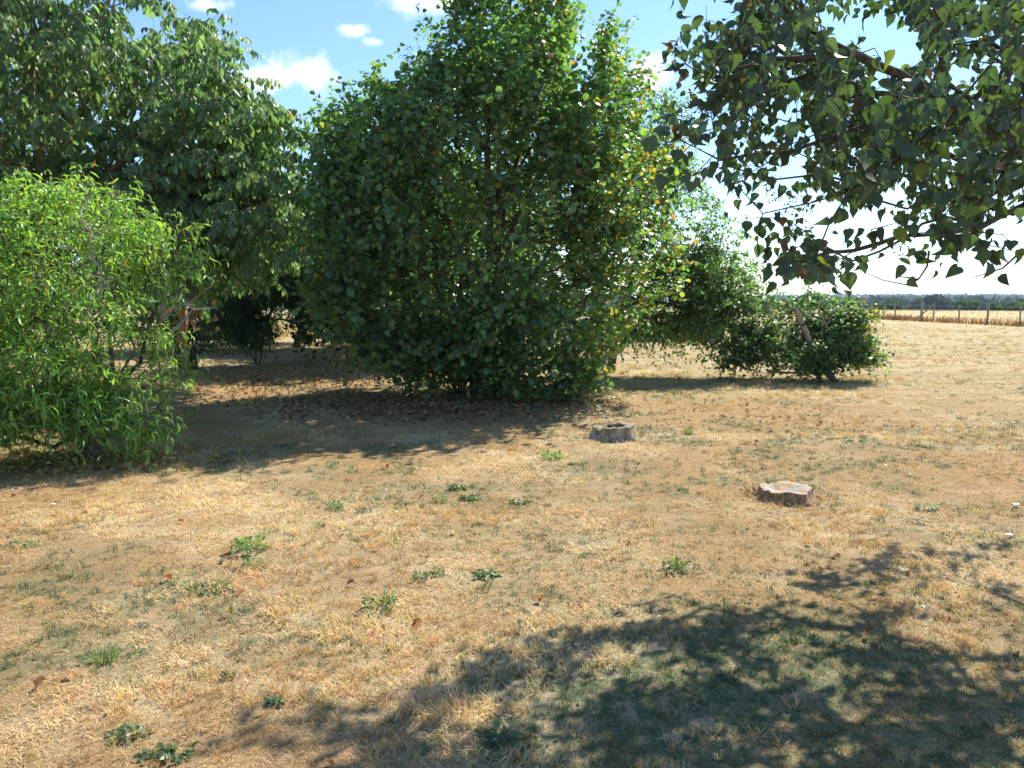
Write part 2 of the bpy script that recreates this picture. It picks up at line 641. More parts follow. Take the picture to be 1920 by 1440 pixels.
def sample_lobes(lobes, n, poly=None, shell=.6, inner=.12, zmin=.05, hole=0.0, hscale=1.2):
    """n points in a union of ellipsoids [(centre, radii)], mostly near its skin, inside an outline seen from the photo."""
    C = np.array([l[0] for l in lobes], float); Rr = np.array([l[1] for l in lobes], float)
    w = np.prod(Rr, 1) ** (2 / 3.); w /= w.sum()
    out = []; tot = 0
    for _ in range(90):
        k = RNG.choice(len(lobes), 6000, p=w)
        v = norm(RNG.normal(0, 1, (6000, 3))) * (RNG.uniform(0, 1, (6000, 1)) ** (1 / 3.))
        P = C[k] + v * Rr[k]
        f = np.min(np.linalg.norm((P[:, None, :] - C[None]) / Rr[None], axis=2), axis=1)
        ok = (P[:, 2] > zmin) & ((f > shell) | (RNG.uniform(0, 1, len(P)) < inner))
        if poly is not None:
            px, py, d = project(P)
            ok &= in_poly(px, py, poly)
        if hole > 0:
            h = vnoise(P[:, 0] * hscale + P[:, 1] * .7, P[:, 2] * hscale + P[:, 1] * .4, 77)
            ok &= RNG.uniform(0, 1, len(P)) > hole * sstep(.45, .7, h)
        out.append(P[ok]); tot += ok.sum()
        if tot >= n: break
    P = np.concatenate(out)
    return P[:n]


def clumps(tips, n, sig, frac, poly=None, zmin=.1):
    """Pull most tips together into boughs so that gaps open between them."""
    c = tips[RNG.choice(len(tips), n, replace=False)]
    k = RNG.integers(0, n, len(tips))
    w = RNG.uniform(.6, 1.35, n)
    q = c[k] + RNG.normal(0, 1, (len(tips), 3)) * np.asarray(sig) * w[k][:, None]
    m = RNG.uniform(0, 1, len(tips)) < frac
    out = np.where(m[:, None], q, tips)
    out = out[out[:, 2] > zmin]
    if poly is not None:
        px, py, d = project(out)
        out = out[in_poly(px, py, poly) | (RNG.uniform(0, 1, len(px)) < .04)]
    return out


def shoots(tips, nodes, par, tid, K, L, droop=.3, up=.25, rand=.5, spread=1.0, leaf_droop=.3, back=.6, face_up=1.0):
    """Leaves set spirally along a shoot at each tip. Returns leaf points, axes, normals and the shoot polylines."""
    T = len(tips)
    g = norm(nodes[tid] - nodes[par[tid]])
    D = norm(g * .8 + np.array([0, 0, up]) + RNG.normal(0, rand, (T, 3)))
    Ls = L * RNG.uniform(.6, 1.3, (T, 1))
    t = np.linspace(-back, 1, K)[None, :] + RNG.uniform(-.06, .06, (T, K))
    tp = np.maximum(t, 0)
    P = tips[:, None, :] + D[:, None, :] * (Ls * tp)[..., None] + g[:, None, :] * (Ls * np.minimum(t, 0))[..., None]
    P[..., 2] -= droop * Ls * tp * tp
    ref = np.array([.31, .87, .38])
    u = norm(np.cross(D, ref)); v = np.cross(D, u)
    a = np.arange(K)[None, :] * 2.4 + RNG.uniform(0, 6.28, (T, 1))
    o = np.cos(a)[..., None] * u[:, None, :] + np.sin(a)[..., None] * v[:, None, :]
    Y = norm(D[:, None, :] * .45 + o * spread + np.array([0, 0, -leaf_droop]) + RNG.normal(0, .25, (T, K, 3)))
    Z = norm(np.array([0, 0, face_up]) + o * .35 + RNG.normal(0, .4, (T, K, 3)))
    S0 = tips; S1 = tips + D * Ls * .5; S1[:, 2] -= .25 * droop * Ls[:, 0]
    S2 = tips + D * Ls; S2[:, 2] -= droop * Ls[:, 0]
    return P.reshape(-1, 3), Y.reshape(-1, 3), Z.reshape(-1, 3), (S0, S1, S2)


def shoot_stems(S, base, r=.0025):
    S0, S1, S2 = [s - base for s in S]
    D1 = norm(S1 - S0); D2 = norm(S2 - S1); n = len(S0)
    return [frustums(S0, S1, D1, D2, np.full(n, r), np.full(n, r * .8), 3),
            frustums(S1, S2, D2, D2, np.full(n, r * .8), np.full(n, r * .4), 3)]


def pick_cols(P, n_green, odd, seed=3, scale=.9):
    """Palette index per leaf; odd = [(first index, count, probability, where)]."""
    ci = RNG.integers(0, n_green, len(P))
    u = RNG.uniform(0, 1, len(P))
    acc = np.zeros(len(P))
    for (a, c, pr, where) in odd:
        p = pr * (where(P) if where else 1.0)
        m = (u >= acc) & (u < acc + p)
        ci[m] = a + RNG.integers(0, c, m.sum())
        acc = acc + p
    return ci


# ------------------------------------------------------------------ ground
PATCHES = [  # green patches of the lawn: photo pixel, radius in metres, strength
    (270, 1105, .35, .8), (420, 1150, .3, .6), (1110, 880, .55, .7), (1060, 1030, .5, .55), (950, 945, .3, .5), (980, 1110, .3, .6),
    (640, 1215, .25, .4), (1150, 1330, .5, 1.2), (1330, 1300, .55, 1.3), (1450, 1225, .6, 1.3), (1420, 1400, .5, .9), (1850, 1400, .5, .8),
    (1700, 1330, .45, .6), (1250, 1240, .4, 1.1), (1840, 1005, .5, .6), (1180, 1200, .3, .6), (700, 1010, .3, .3), (300, 1250, .2, .4),
    (560, 1180, .25, .3), (1350, 1000, .4, .35), (1450, 880, .5, .3), (1540, 870, .5, .4), (1580, 1180, .4, .5), (1640, 1100, .35, .5),
    (860, 1000, .35, .35), (1280, 1060, .25, .5), (1020, 1070, .35, .4), (470, 870, .3, .3), (560, 1020, .25, .35), (90, 1150, .2, .3)]
PXY = np.array([on_ground(a, b)[:2] for (a, b, c, d) in PATCHES])


def green_mask(x, y):
    x = np.asarray(x, float); y = np.asarray(y, float)
    n1 = fbm(x * .8, y * .8, 41, 3); n2 = fbm(x * 4.2, y * 4.2, 47, 3)
    g = .74 * sstep(.49, .72, .55 * n1 + .45 * n2)
    for (c, (_, _, r, s)) in zip(PXY, PATCHES):
        q = ((x - c[0]) / (r * 1.25)) ** 2 + ((y - c[1]) / r) ** 2
        g = np.maximum(g, s * np.exp(-q) * sstep(.24, .52, n2 + .12))
    g = g * np.where(y > 14, .55, 1)
    return np.clip(g, 0, 1)


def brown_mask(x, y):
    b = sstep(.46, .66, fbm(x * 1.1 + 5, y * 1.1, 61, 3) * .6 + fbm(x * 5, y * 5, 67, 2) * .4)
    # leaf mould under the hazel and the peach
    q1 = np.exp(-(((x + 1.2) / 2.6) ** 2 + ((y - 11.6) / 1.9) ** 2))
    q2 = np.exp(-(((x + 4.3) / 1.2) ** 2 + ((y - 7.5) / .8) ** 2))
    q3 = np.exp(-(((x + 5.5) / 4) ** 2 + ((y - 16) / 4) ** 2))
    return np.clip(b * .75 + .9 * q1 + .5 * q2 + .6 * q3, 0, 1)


def light_mask(x, y):
    return sstep(.42, .72, fbm(x * .7 + 3, y * .7, 71, 3) * .65 + fbm(x * 3.4, y * 3.4, 73, 2) * .35)


def axis(a, b, st, far, gr=1.16):
    c = list(np.arange(a, b + 1e-6, st))
    s = st; v = b
    while v < far:
        s *= gr; v += s; c.append(v)
    s = st; v = a; lo = []
    while v > -far:
        s *= gr; v -= s; lo.append(v)
    return np.array(lo[::-1] + c)


gx = axis(-8, 8, .1, 5000, 1.13)
gy = axis(1.6, 12, .1, 5000, 1.09)
XX, YY = np.meshgrid(gx, gy)
ZZ = gz(XX, YY)
nx, ny = len(gx), len(gy)
ii = (np.arange(ny - 1)[:, None] * nx + np.arange(nx - 1)[None, :])
Q = np.stack([ii, ii + 1, ii + nx + 1, ii + nx], -1).reshape(-1, 4)
fx, fy = XX.ravel(), YY.ravel()
stub = sstep(0, .6, fx - FX(fy)) * (np.hypot(fx, fy) < 125) * (fy > 5)

gm, nt = new_mat('dry_lawn')
geo = N(nt, 'ShaderNodeNewGeometry')
pos = geo.outputs['Position']
att = lambda k: N(nt, 'ShaderNodeAttribute', attribute_name=k).outputs['Fac']
n_mid = noise_tex(nt, pos, 9, 5, .65, .4)
n_fine = noise_tex(nt, pos, 70, 5, .7, .8)
n_grain = noise_tex(nt, pos, 260, 3, .7, .4)
mpg = N(nt, 'ShaderNodeMapping')
mpg.inputs['Scale'].default_value = (.16, 2.2, 1)
mpg.inputs['Rotation'].default_value = (0, 0, math.radians(-4))
nt.links.new(pos, mpg.inputs['Vector'])
n_mow = noise_tex(nt, mpg.outputs[0], 1.3, 5, .7, .2)
n_big = noise_tex(nt, pos, .35, 4, .6)
straw = mixc(nt, smooth(nt, n_fine, .3, .72), (.22, .135, .06, 1), (.54, .36, .17, 1))
straw = mixc(nt, att('light'), straw, mixc(nt, smooth(nt, n_fine, .25, .7), (.36, .255, .13, 1), (.66, .53, .32, 1)))
brown = mixc(nt, smooth(nt, n_fine, .3, .7), (.13, .08, .045, 1), (.42, .28, .135, 1))
green = mixc(nt, smooth(nt, n_fine, .3, .7), (.075, .09, .045, 1), (.23, .25, .125, 1))
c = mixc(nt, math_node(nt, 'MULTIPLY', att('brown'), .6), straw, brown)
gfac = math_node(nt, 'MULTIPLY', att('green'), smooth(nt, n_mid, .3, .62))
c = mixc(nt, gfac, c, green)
# mown field: pale, streaked by the mower
fieldc = mixc(nt, smooth(nt, n_mow, .36, .66), (.34, .275, .14, 1), (.60, .475, .27, 1))
mpf = N(nt, 'ShaderNodeMapping')
mpf.inputs['Scale'].default_value = (.07, .45, 1)
nt.links.new(pos, mpf.inputs['Vector'])
n_row = noise_tex(nt, mpf.outputs[0], 1.6, 6, .75, .3)
fieldc = mixc(nt, math_node(nt, 'MULTIPLY', smooth(nt, n_row, .42, .60), .7), fieldc, (.30, .25, .125, 1))
fieldc = mixc(nt, math_node(nt, 'MULTIPLY', smooth(nt, n_big, .48, .68), .45), fieldc, (.30, .29, .14, 1))
c = mixc(nt, math_node(nt, 'MULTIPLY', att('mown'), .8), c, fieldc)
stubc = mixc(nt, smooth(nt, n_mow, .35, .65), (.43, .31, .14, 1), (.62, .47, .25, 1))
c = mixc(nt, att('stubble'), c, stubc)
farc = mixc(nt, smooth(nt, noise_tex(nt, pos, .012, 3, .5), .45, .55), (.06, .085, .035, 1), (.40, .34, .18, 1))
farc = mixc(nt, smooth(nt, noise_tex(nt, pos, .03, 4, .6), .5, .56), farc, (.035, .055, .025, 1))
c = mixc(nt, att('far'), c, farc)
hgt = math_node(nt, 'ADD', math_node(nt, 'MULTIPLY', n_fine, .7), math_node(nt, 'MULTIPLY', n_grain, .35))
finish(nt, principled(nt, c, .95, .12, bump(nt, hgt, .8, .03)))
rr = np.hypot(fx, fy)
gmesh = mesh_np('ground', np.stack([fx, fy, ZZ.ravel()], 1), [Q], gm, None, True,
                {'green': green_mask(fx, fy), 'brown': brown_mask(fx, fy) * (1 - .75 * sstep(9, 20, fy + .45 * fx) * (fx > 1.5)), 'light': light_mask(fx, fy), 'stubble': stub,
                 'mown': sstep(9, 22, fy + .45 * fx) * (1 - stub), 'far': sstep(118, 150, rr)})
tag(link('ground', gmesh), 'sun-scorched lawn running into a mown field', None, None, 'structure')


# ------------------------------------------------------------------ dry grass: blades standing on the lawn
def blade_tuft(n, rad, lmin, lmax, w, lean, seed, curl=1.0):
    r = np.random.default_rng(seed)
    V = []; T = []; Qd = []
    for i in range(n):
        a = r.uniform(0, 6.283); q = rad * math.sqrt(r.uniform())
        p = np.array([q * math.cos(a), q * math.sin(a), -.004])
        L = r.uniform(lmin, lmax); az = r.uniform(0, 6.283); ln = r.uniform(*lean)
        d = np.array([math.cos(az) * math.sin(ln), math.sin(az) * math.sin(ln), math.cos(ln)])
        s = np.array([-math.sin(az), math.cos(az), 0]) + r.normal(0, .3, 3)
        s = s / np.linalg.norm(s) * w * r.uniform(.6, 1.2)
        m = p + d * L * .5
        d2 = d + np.array([math.cos(az), math.sin(az), 0]) * .7 * curl * r.uniform(.2, 1.2) + np.array([0, 0, -.6 * curl]) * r.uniform(0, 1) + r.normal(0, .25, 3)
        d2 /= np.linalg.norm(d2)
        e = m + d2 * L * .5
        e[2] = max(e[2], .003)
        o = len(V)
        V += [p - s * .5, p + s * .5, m + s * .45, m - s * .45, e]
        Qd.append((o, o + 1, o + 2, o + 3)); T.append((o + 3, o + 2, o + 4))
    return np.array(V), [np.array(T), np.array(Qd)]


tuft_col = bpy.data.collections.new('grass_tufts')
NV = 10
for k in range(NV):
    if k < 6:      # dry, matted
        V, F = blade_tuft(22, .05, .018, .05, .0032, (.5, 1.45), 100 + k)
    elif k < 8:    # dry, standing
        V, F = blade_tuft(20, .03, .03, .065, .003, (.1, .9), 100 + k, .7)
    else:          # green
        V, F = blade_tuft(20, .035, .02, .06, .0036, (.1, 1.1), 100 + k, .6)
    me = mesh_np('tuft%02d' % k, V, F, M['grass_inst'])
    tuft_col.objects.link(bpy.data.objects.new('grass_tuft.%03d' % k, me))

bands = [(1.9, 4.2, 820, 1.0), (4.2, 6.5, 520, 1.1), (6.5, 10, 300, 1.3), (10, 16, 120, 1.7), (16, 26, 40, 2.2), (26, 40, 12, 2.8), (40, 62, 3.5, 3.6)]
PP = []; SS = []
for (a, b, dens, s) in bands:
    W0 = .70 * b + .6
    area = 2 * W0 * (b - a)
    m = int(area * dens)
    x = RNG.uniform(-W0, W0, m); y = RNG.uniform(a, b, m)
    ok = np.abs(x) < .70 * y + .6
    PP.append(np.stack([x[ok], y[ok]], 1)); SS.append(np.full(ok.sum(), s))
PP = np.concatenate(PP); SS = np.concatenate(SS)
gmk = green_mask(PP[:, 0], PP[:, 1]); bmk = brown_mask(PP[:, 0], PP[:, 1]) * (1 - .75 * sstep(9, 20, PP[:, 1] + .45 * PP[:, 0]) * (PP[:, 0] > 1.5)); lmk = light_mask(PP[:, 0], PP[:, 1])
keep = RNG.uniform(0, 1, len(PP)) > .7 * bmk + .12
PP, SS, gmk, bmk, lmk = PP[keep], SS[keep], gmk[keep], bmk[keep], lmk[keep]
nP = len(PP)
isg = RNG.uniform(0, 1, nP) < gmk
stand = fbm(PP[:, 0] * .9, PP[:, 1] * .9, 91, 3) > .56
vi = np.where(isg, RNG.integers(8, 10, nP), np.where(stand & (RNG.uniform(0, 1, nP) < .6), RNG.integers(6, 8, nP), RNG.integers(0, 6, nP)))
f = RNG.uniform(.7, 1.2, (nP, 1))
dry = np.array([.56, .365, .15]) * (1 - lmk[:, None]) + np.array([.72, .53, .255]) * lmk[:, None]
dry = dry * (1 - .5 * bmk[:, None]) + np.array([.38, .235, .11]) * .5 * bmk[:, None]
dry = dry * (1 + RNG.normal(0, .06, (nP, 3)))
grn = np.array([.105, .18, .07]) * (1 - .4 * RNG.uniform(0, 1, (nP, 1))) + np.array([.16, .17, .09]) * .4 * RNG.uniform(0, 1, (nP, 1))
mwn = (sstep(9, 20, PP[:, 1] + .45 * PP[:, 0]) * (PP[:, 0] > 1.5))[:, None]
dry = dry * (1 - .55 * mwn) + np.array([.54, .43, .235]) * .55 * mwn
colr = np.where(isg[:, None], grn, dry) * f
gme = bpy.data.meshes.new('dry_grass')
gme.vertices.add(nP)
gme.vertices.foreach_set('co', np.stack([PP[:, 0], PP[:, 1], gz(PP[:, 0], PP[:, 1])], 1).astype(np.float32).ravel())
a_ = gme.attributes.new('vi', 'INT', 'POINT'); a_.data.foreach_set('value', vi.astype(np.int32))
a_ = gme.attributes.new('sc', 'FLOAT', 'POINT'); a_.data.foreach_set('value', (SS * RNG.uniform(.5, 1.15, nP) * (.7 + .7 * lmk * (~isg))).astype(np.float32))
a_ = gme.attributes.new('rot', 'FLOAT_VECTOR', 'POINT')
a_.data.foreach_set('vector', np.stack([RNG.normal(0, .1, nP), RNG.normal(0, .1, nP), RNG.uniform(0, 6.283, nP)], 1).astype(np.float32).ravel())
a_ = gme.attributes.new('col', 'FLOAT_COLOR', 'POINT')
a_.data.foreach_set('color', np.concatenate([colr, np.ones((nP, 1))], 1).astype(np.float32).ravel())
gme.materials.append(M['grass_inst'])
gob = link('dry_grass', gme)
tag(gob, 'short straw-dry grass blades with green patches all over the lawn', 'grass', None, 'stuff')
ng = bpy.data.node_groups.new('scatter_grass', 'GeometryNodeTree')
ng.interface.new_socket('Geometry', in_out='INPUT', socket_type='NodeSocketGeometry')
ng.interface.new_socket('Geometry', in_out='OUTPUT', socket_type='NodeSocketGeometry')
gi = ng.nodes.new('NodeGroupInput'); go = ng.nodes.new('NodeGroupOutput')
iop = ng.nodes.new('GeometryNodeInstanceOnPoints')
ci_ = ng.nodes.new('GeometryNodeCollectionInfo')
ci_.inputs['Collection'].default_value = tuft_col
ci_.inputs['Separate Children'].default_value = True
ci_.inputs['Reset Children'].default_value = True


def named(k, t):
    n = ng.nodes.new('GeometryNodeInputNamedAttribute')
    n.data_type = t
    n.inputs['Name'].default_value = k
    return [o for o in n.outputs if o.enabled and o.name == 'Attribute'][0]


ng.links.new(gi.outputs[0], iop.inputs['Points'])
ng.links.new(ci_.outputs[0], iop.inputs['Instance'])
iop.inputs['Pick Instance'].default_value = True
ng.links.new(named('vi', 'INT'), iop.inputs['Instance Index'])
ng.links.new(named('rot', 'FLOAT_VECTOR'), iop.inputs['Rotation'])
ng.links.new(named('sc', 'FLOAT'), iop.inputs['Scale'])
ng.links.new(iop.outputs[0], go.inputs[0])
gob.modifiers.new('scatter', 'NODES').node_group = ng


# ------------------------------------------------------------------ leaf shapes
T_HAZEL = [leaf_template([0, .34, .45, .36, 0], .22, b, tw, .12, i) for i, (b, tw) in enumerate([(.5, .2), (.9, -.3), (-.4, .4), (1.1, .1)])]
T_WALNUT = [leaf_template([0, .19, .21, 0], .3, b, tw, .1, i) for i, (b, tw) in enumerate([(.5, .2), (1.0, -.2), (.3, .5)])]
T_PEACH = [leaf_template([0, .085, .105, .07, 0], .5, b, tw, .1, i) for i, (b, tw) in enumerate([(1.3, .3), (1.9, -.4), (.8, .2), (2.3, .5)])]
T_PLUM = [leaf_template([0, .26, .27, 0], .3, b, tw, .1, i) for i, (b, tw) in enumerate([(.4, .2), (.9, -.3), (-.3, .2)])]
T_IVY = [leaf_template([0, .42, .38, .2, 0], .2, b, tw, .15, i) for i, (b, tw) in enumerate([(.4, .1), (.8, -.2), (-.3, .3)])]
# heart-shaped lilac leaf: broad base, pointed tip
T_LILAC = [leaf_template([.20, .40, .43, .35, .21, .08, 0], fo, b, tw, .10, i)
           for i, (fo, b, tw) in enumerate([(.25, .9, .3), (.7, 1.5, -.5), (.2, .5, .7), (1.1, 1.1, .1), (.4, -.5, -.4), (.9, 1.9, .6)])]
T_WEED = [leaf_template([0, .22, .30, .2, 0], .2, b, .1, .2, i) for i, b in enumerate([.4, .8, 1.1])]
T_DEAD = [leaf_template([0, .28, .38, .30, 0], fo, b, tw, .4, i) for i, (fo, b, tw) in enumerate([(.9, 1.2, .5), (.5, 2.0, -.6), (1.3, .6, .3), (.3, 1.5, 1.0)])]

YEL = [(.30, .27, .055), (.34, .23, .05), (.25, .26, .06)]
ORG = [(.33, .17, .06), (.25, .125, .055), (.20, .11, .06)]


def pal_with(base, n=8, var=.25, hue=.14):
    return np.concatenate([palette(base, n, var, hue), np.array(YEL), np.array(ORG)])


# ------------------------------------------------------------------ hazel (the big bush in the middle)
def lob(px, py, d, rx, ry, rz):
    return (at(px, py, d), (rx, ry, rz))


HAZEL_POLY = [(845, -150), (900, -230), (990, -240), (1060, -150), (1072, 20), (1078, 75), (1050, 110), (1075, 175), (1100, 120), (1128, 60), (1142, 50),
              (1160, 105), (1205, 125), (1215, 150), (1205, 235), (1245, 310), (1290, 420), (1300, 500), (1280, 545), (1215, 605), (1150, 650),
              (1110, 725), (1050, 752), (890, 752), (770, 715), (660, 655), (600, 600), (575, 480), (570, 380), (590, 260), (615, 215), (660, 175),
              (705, 130), (725, 165), (770, 150), (780, 105), (808, 110), (818, 60), (835, 55)]
hb = np.array([-.55, 12.6, 0.0])
hazel = empty('hazel_bush', hb, 'big rounded hazel bush with broad leaves turning yellow, centre of the lawn', 'bush')
lobes = [lob(900, 430, 12.6, 2.5, 2.3, 2.7), lob(960, 120, 12.8, 1.5, 1.4, 2.6), lob(1140, 300, 12.5, 1.1, 1.3, 2.2), lob(730, 330, 12.8, 1.3, 1.4, 1.6),
         lob(1190, 480, 12.5, 1.1, 1.1, 1.5), lob(1225, 500, 12.3, .7, .8, .7), lob(990, 650, 11.9, 1.5, 1.1, 1.0), lob(720, 560, 12.5, 1.2, 1.3, 1.1), lob(1120, 620, 12.0, .9, .9, .9), lob(680, 600, 12.4, .9, 1.0, .7), lob(800, 660, 12.0, .9, .8, .6)]
tips = sample_lobes(lobes, 7000, HAZEL_POLY, .6, .14, .12, .75, .8)
tips = clumps(tips, 125, (.36, .36, .24), .8, HAZEL_POLY)
# long shoots standing out of the outline
hc = at(930, 380, 12.6)
q = tips[RNG.choice(len(tips), 260, replace=False)]
q = q + norm(norm(q - hc) + np.array([.1, -.1, .9])) * RNG.uniform(.15, .5, (260, 1))
px, py, dd = project(q)
px0, py0, _ = project(q - np.array([0, 0, .3]))
sp_ = []
for (sx_, st_, sb_, sd_) in [(1140, 45, 330, 12.4), (1128, 80, 300, 12.6), (1155, 100, 320, 12.2), (1205, 128, 330, 12.4), (1062, 5, 160, 12.5), (955, -60, 100, 12.6), (860, 0, 200, 12.5), (818, 45, 260, 12.5), (772, 110, 300, 12.4),
                             (708, 128, 320, 12.5), (648, 178, 330, 12.5), (612, 210, 350, 12.6), (900, -20, 150, 12.2), (1010, -10, 180, 12.2), (1245, 300, 460, 12.3), (1180, 150, 330, 12.6)]:
    k_ = 16
    yy = np.linspace(st_, sb_, k_)
    for i_, y_ in enumerate(yy):
        w_ = 4 + 26 * i_ / k_
        sp_.append(at(sx_ + RNG.uniform(-w_, w_), y_ + RNG.uniform(-6, 6), sd_ + RNG.uniform(-.2, .2)))
okq = in_poly((px - 930) * .93 + 930, py + 28, HAZEL_POLY) & (py < 640)
tips = np.concatenate([tips, q[okq], np.array(sp_)])
px, py, dd = project(tips)      # sky shows between the two tops
tips = tips[~((((px - 1092) / 26) ** 2 + ((py - 130) / 55) ** 2 < 1) & (RNG.uniform(0, 1, len(px)) < .93))]
seeds = []
for k in range(11):
    a = k / 11 * 6.283 + .3
    p0 = hb + np.array([.35 * math.cos(a), .3 * math.sin(a), 0])
    top = at([900, 960, 1010, 1120, 740, 690, 1200, 860, 1000, 1080, 800][k], [60, -60, 150, 150, 300, 470, 420, 200, 560, 560, 520][k], 12.6 + .8 * math.sin(a))
    mid = p0 * .5 + top * .5 + np.array([.25 * math.cos(a), .3 * math.sin(a), .4])
    mid[:2] = p0[:2] + (top[:2] - p0[:2]) * .38
    seeds.append([p0 if k else hb, mid, top])
nodes, par, tid = grow(seeds, tips, .25, .35, .07, .03)
P, Y, Z, S = shoots(tips, nodes, par, tid, 9, .34, .25, .35, .5, 1.0, .35, .8)
me, R = branch_mesh('trunk', nodes, par, hb, .0035, .12, M['bark'], 0, shoot_stems(S, hb, .003))
link('trunk', me, hazel)
palH = pal_with((.115, .185, .072), 8, .45, .2)
ci = pick_cols(P, 8, [(8, 3, .06, lambda p: .4 + 2.6 * sstep(.0, 2.4, p[:, 0])), (11, 3, .02, lambda p: .6 + 1.5 * sstep(.5, 2.5, p[:, 0]))])
sz = RNG.uniform(.055, .125, len(P))
put_leaves(hazel, hb, T_HAZEL, P, Y, Z, sz, ci, palH, M['leaf_gloss'])

# ------------------------------------------------------------------ walnut (tall tree at the left)
WALNUT_POLY = [(-700, -600), (250, -600), (320, -60), (335, 0), (352, 25), (400, 40), (412, 75), (448, 85), (452, 150), (490, 165), (500, 180),
               (530, 195), (552, 205), (572, 255), (582, 330), (580, 420), (560, 490), (500, 500), (450, 560), (330, 600), (-700, 600)]
wb = np.array([-8.55, 14.2, 0.0])
walnut = empty('walnut_tree', wb, 'tall walnut tree with drooping compound leaves and pale limbs, behind the bright peach tree', 'tree')
lobes = [lob(150, 60, 14.2, 3.4, 3.0, 3.2), lob(-80, 120, 14, 2.8, 2.6, 3.0), lob(370, 180, 14.0, 1.6, 2.0, 1.9), lob(480, 330, 13.6, 1.2, 1.6, 1.7), lob(330, 400, 13.8, 1.8, 1.6, 1.5),
         lob(120, -260, 14.2, 2.6, 2.4, 1.8), lob(60, 420, 14.4, 2.2, 1.6, 1.2), lob(480, 440, 13.6, 1.0, 1.2, .7)]
tips = sample_lobes(lobes, 3200, WALNUT_POLY, .5, .3, 1.2, .75, .8)
tips = clumps(tips, 110, (.5, .5, .36), .6, WALNUT_POLY)
px, py, dd = project(tips)
lx = np.interp(py, [0, 60, 120, 230, 330, 480], [58, 62, 58, 66, 78, 92])
tips = tips[~((np.abs(px - lx) < 26) & (tips[:, 1] < 14.3) & (RNG.uniform(0, 1, len(px)) < .85))]
px, py, dd = project(tips)
for (ax, ay, aw, ah) in [(190, 200, 34, 40), (30, 130, 26, 24), (260, 190, 16, 22), (380, 250, 20, 16), (330, 310, 24, 16), (145, 110, 16, 24), (10, 150, 20, 40), (245, 30, 14, 14), (400, 320, 18, 22), (110, 340, 20, 20)]:
    m = (((px - ax) / (aw * .7)) ** 2 + ((py - ay) / (ah * .7)) ** 2 > 1) | (RNG.uniform(0, 1, len(px)) < .12)
    tips = tips[m]; px = px[m]; py = py[m]
q = tips[RNG.choice(len(tips), 160, replace=False)]
tips = np.concatenate([tips, q + norm(norm(q - at(150, 150, 14)) + np.array([0, 0, .5])) * RNG.uniform(.1, .4, (160, 1))])
seeds = [[wb, at(92, 480, 14.2), at(78, 330, 14.1), at(66, 230, 14.1), at(58, 120, 14.0), at(62, 60, 14.0), at(40, -120, 14), at(60, -300, 14)],
         [at(88, 340, 14.2), at(118, 262, 13.9), at(135, 190, 13.8), at(180, 60, 13.8), at(230, -80, 13.8)],
         [at(92, 400, 14.2), at(190, 330, 13.8), at(300, 260, 13.6), at(400, 200, 13.6)],
         [at(90, 440, 14.2), at(240, 420, 13.5), at(400, 420, 13.3), at(500, 380, 13.4)],
         [at(66, 230, 14.1), at(-20, 150, 14.0), at(-120, 40, 14.0)],
         [at(85, 420, 14.2), at(-40, 330, 14.1), at(-180, 280, 14.1)]]
nodes, par, tid = grow(seeds, tips, .3, .4, .07, .05)
K = 4   # compound leaves per tip
T = len(tips)
az = RNG.uniform(0, 6.283, (T, 1)) + np.arange(K)[None] * 1.7
g = norm(nodes[tid] - nodes[par[tid]])
rd = norm(np.stack([np.cos(az), np.sin(az), RNG.uniform(-.25, .35, (T, K))], -1) + .6 * g[:, None, :])
rl = RNG.uniform(.2, .34, (T, K, 1))
st0 = tips[:, None, :] - g[:, None, :] * (np.arange(K)[None, :, None] * .05)
rp = []; ry = []; rz = []
side = norm(np.cross(rd, np.array([0, 0, 1.])))
for j in range(7):
    t = [.35, .35, .62, .62, .86, .86, 1.0][j]
    sgn = [1, -1, 1, -1, 1, -1, 0][j]
    p = st0 + rd * rl * t
    p[..., 2] -= (rl[..., 0] * .55 * t * t)
    tang = norm(rd + np.array([0, 0, -1.]) * 1.1 * t)
    rp.append(p); ry.append(norm(tang * (.45 if sgn else 1) + side * sgn * .8 + np.array([0, 0, -.75]) + RNG.normal(0, .2, p.shape)))
    rz.append(norm(np.array([0, 0, .8]) + rd * .5 + RNG.normal(0, .35, p.shape)))
P = np.stack(rp, 2).reshape(-1, 3); Y = np.stack(ry, 2).reshape(-1, 3); Z = np.stack(rz, 2).reshape(-1, 3)
end = st0 + rd * rl; end[..., 2] -= rl[..., 0] * .55
midp = st0 + rd * rl * .5; midp[..., 2] -= rl[..., 0] * .14
me, R = branch_mesh('trunk', nodes, par, wb, .004, .17, M['bark_pale'], 0,
                    shoot_stems((st0.reshape(-1, 3), midp.reshape(-1, 3), end.reshape(-1, 3)), wb, .002))
link('trunk', me, walnut)
palW = pal_with((.14, .215, .105), 8, .36, .14)
ci = pick_cols(P, 8, [(8, 3, .008, None), (11, 3, .006, None)])
put_leaves(walnut, wb, T_WALNUT, P, Y, Z, RNG.uniform(.115, .19, len(P)), ci, palW, M['leaf'])

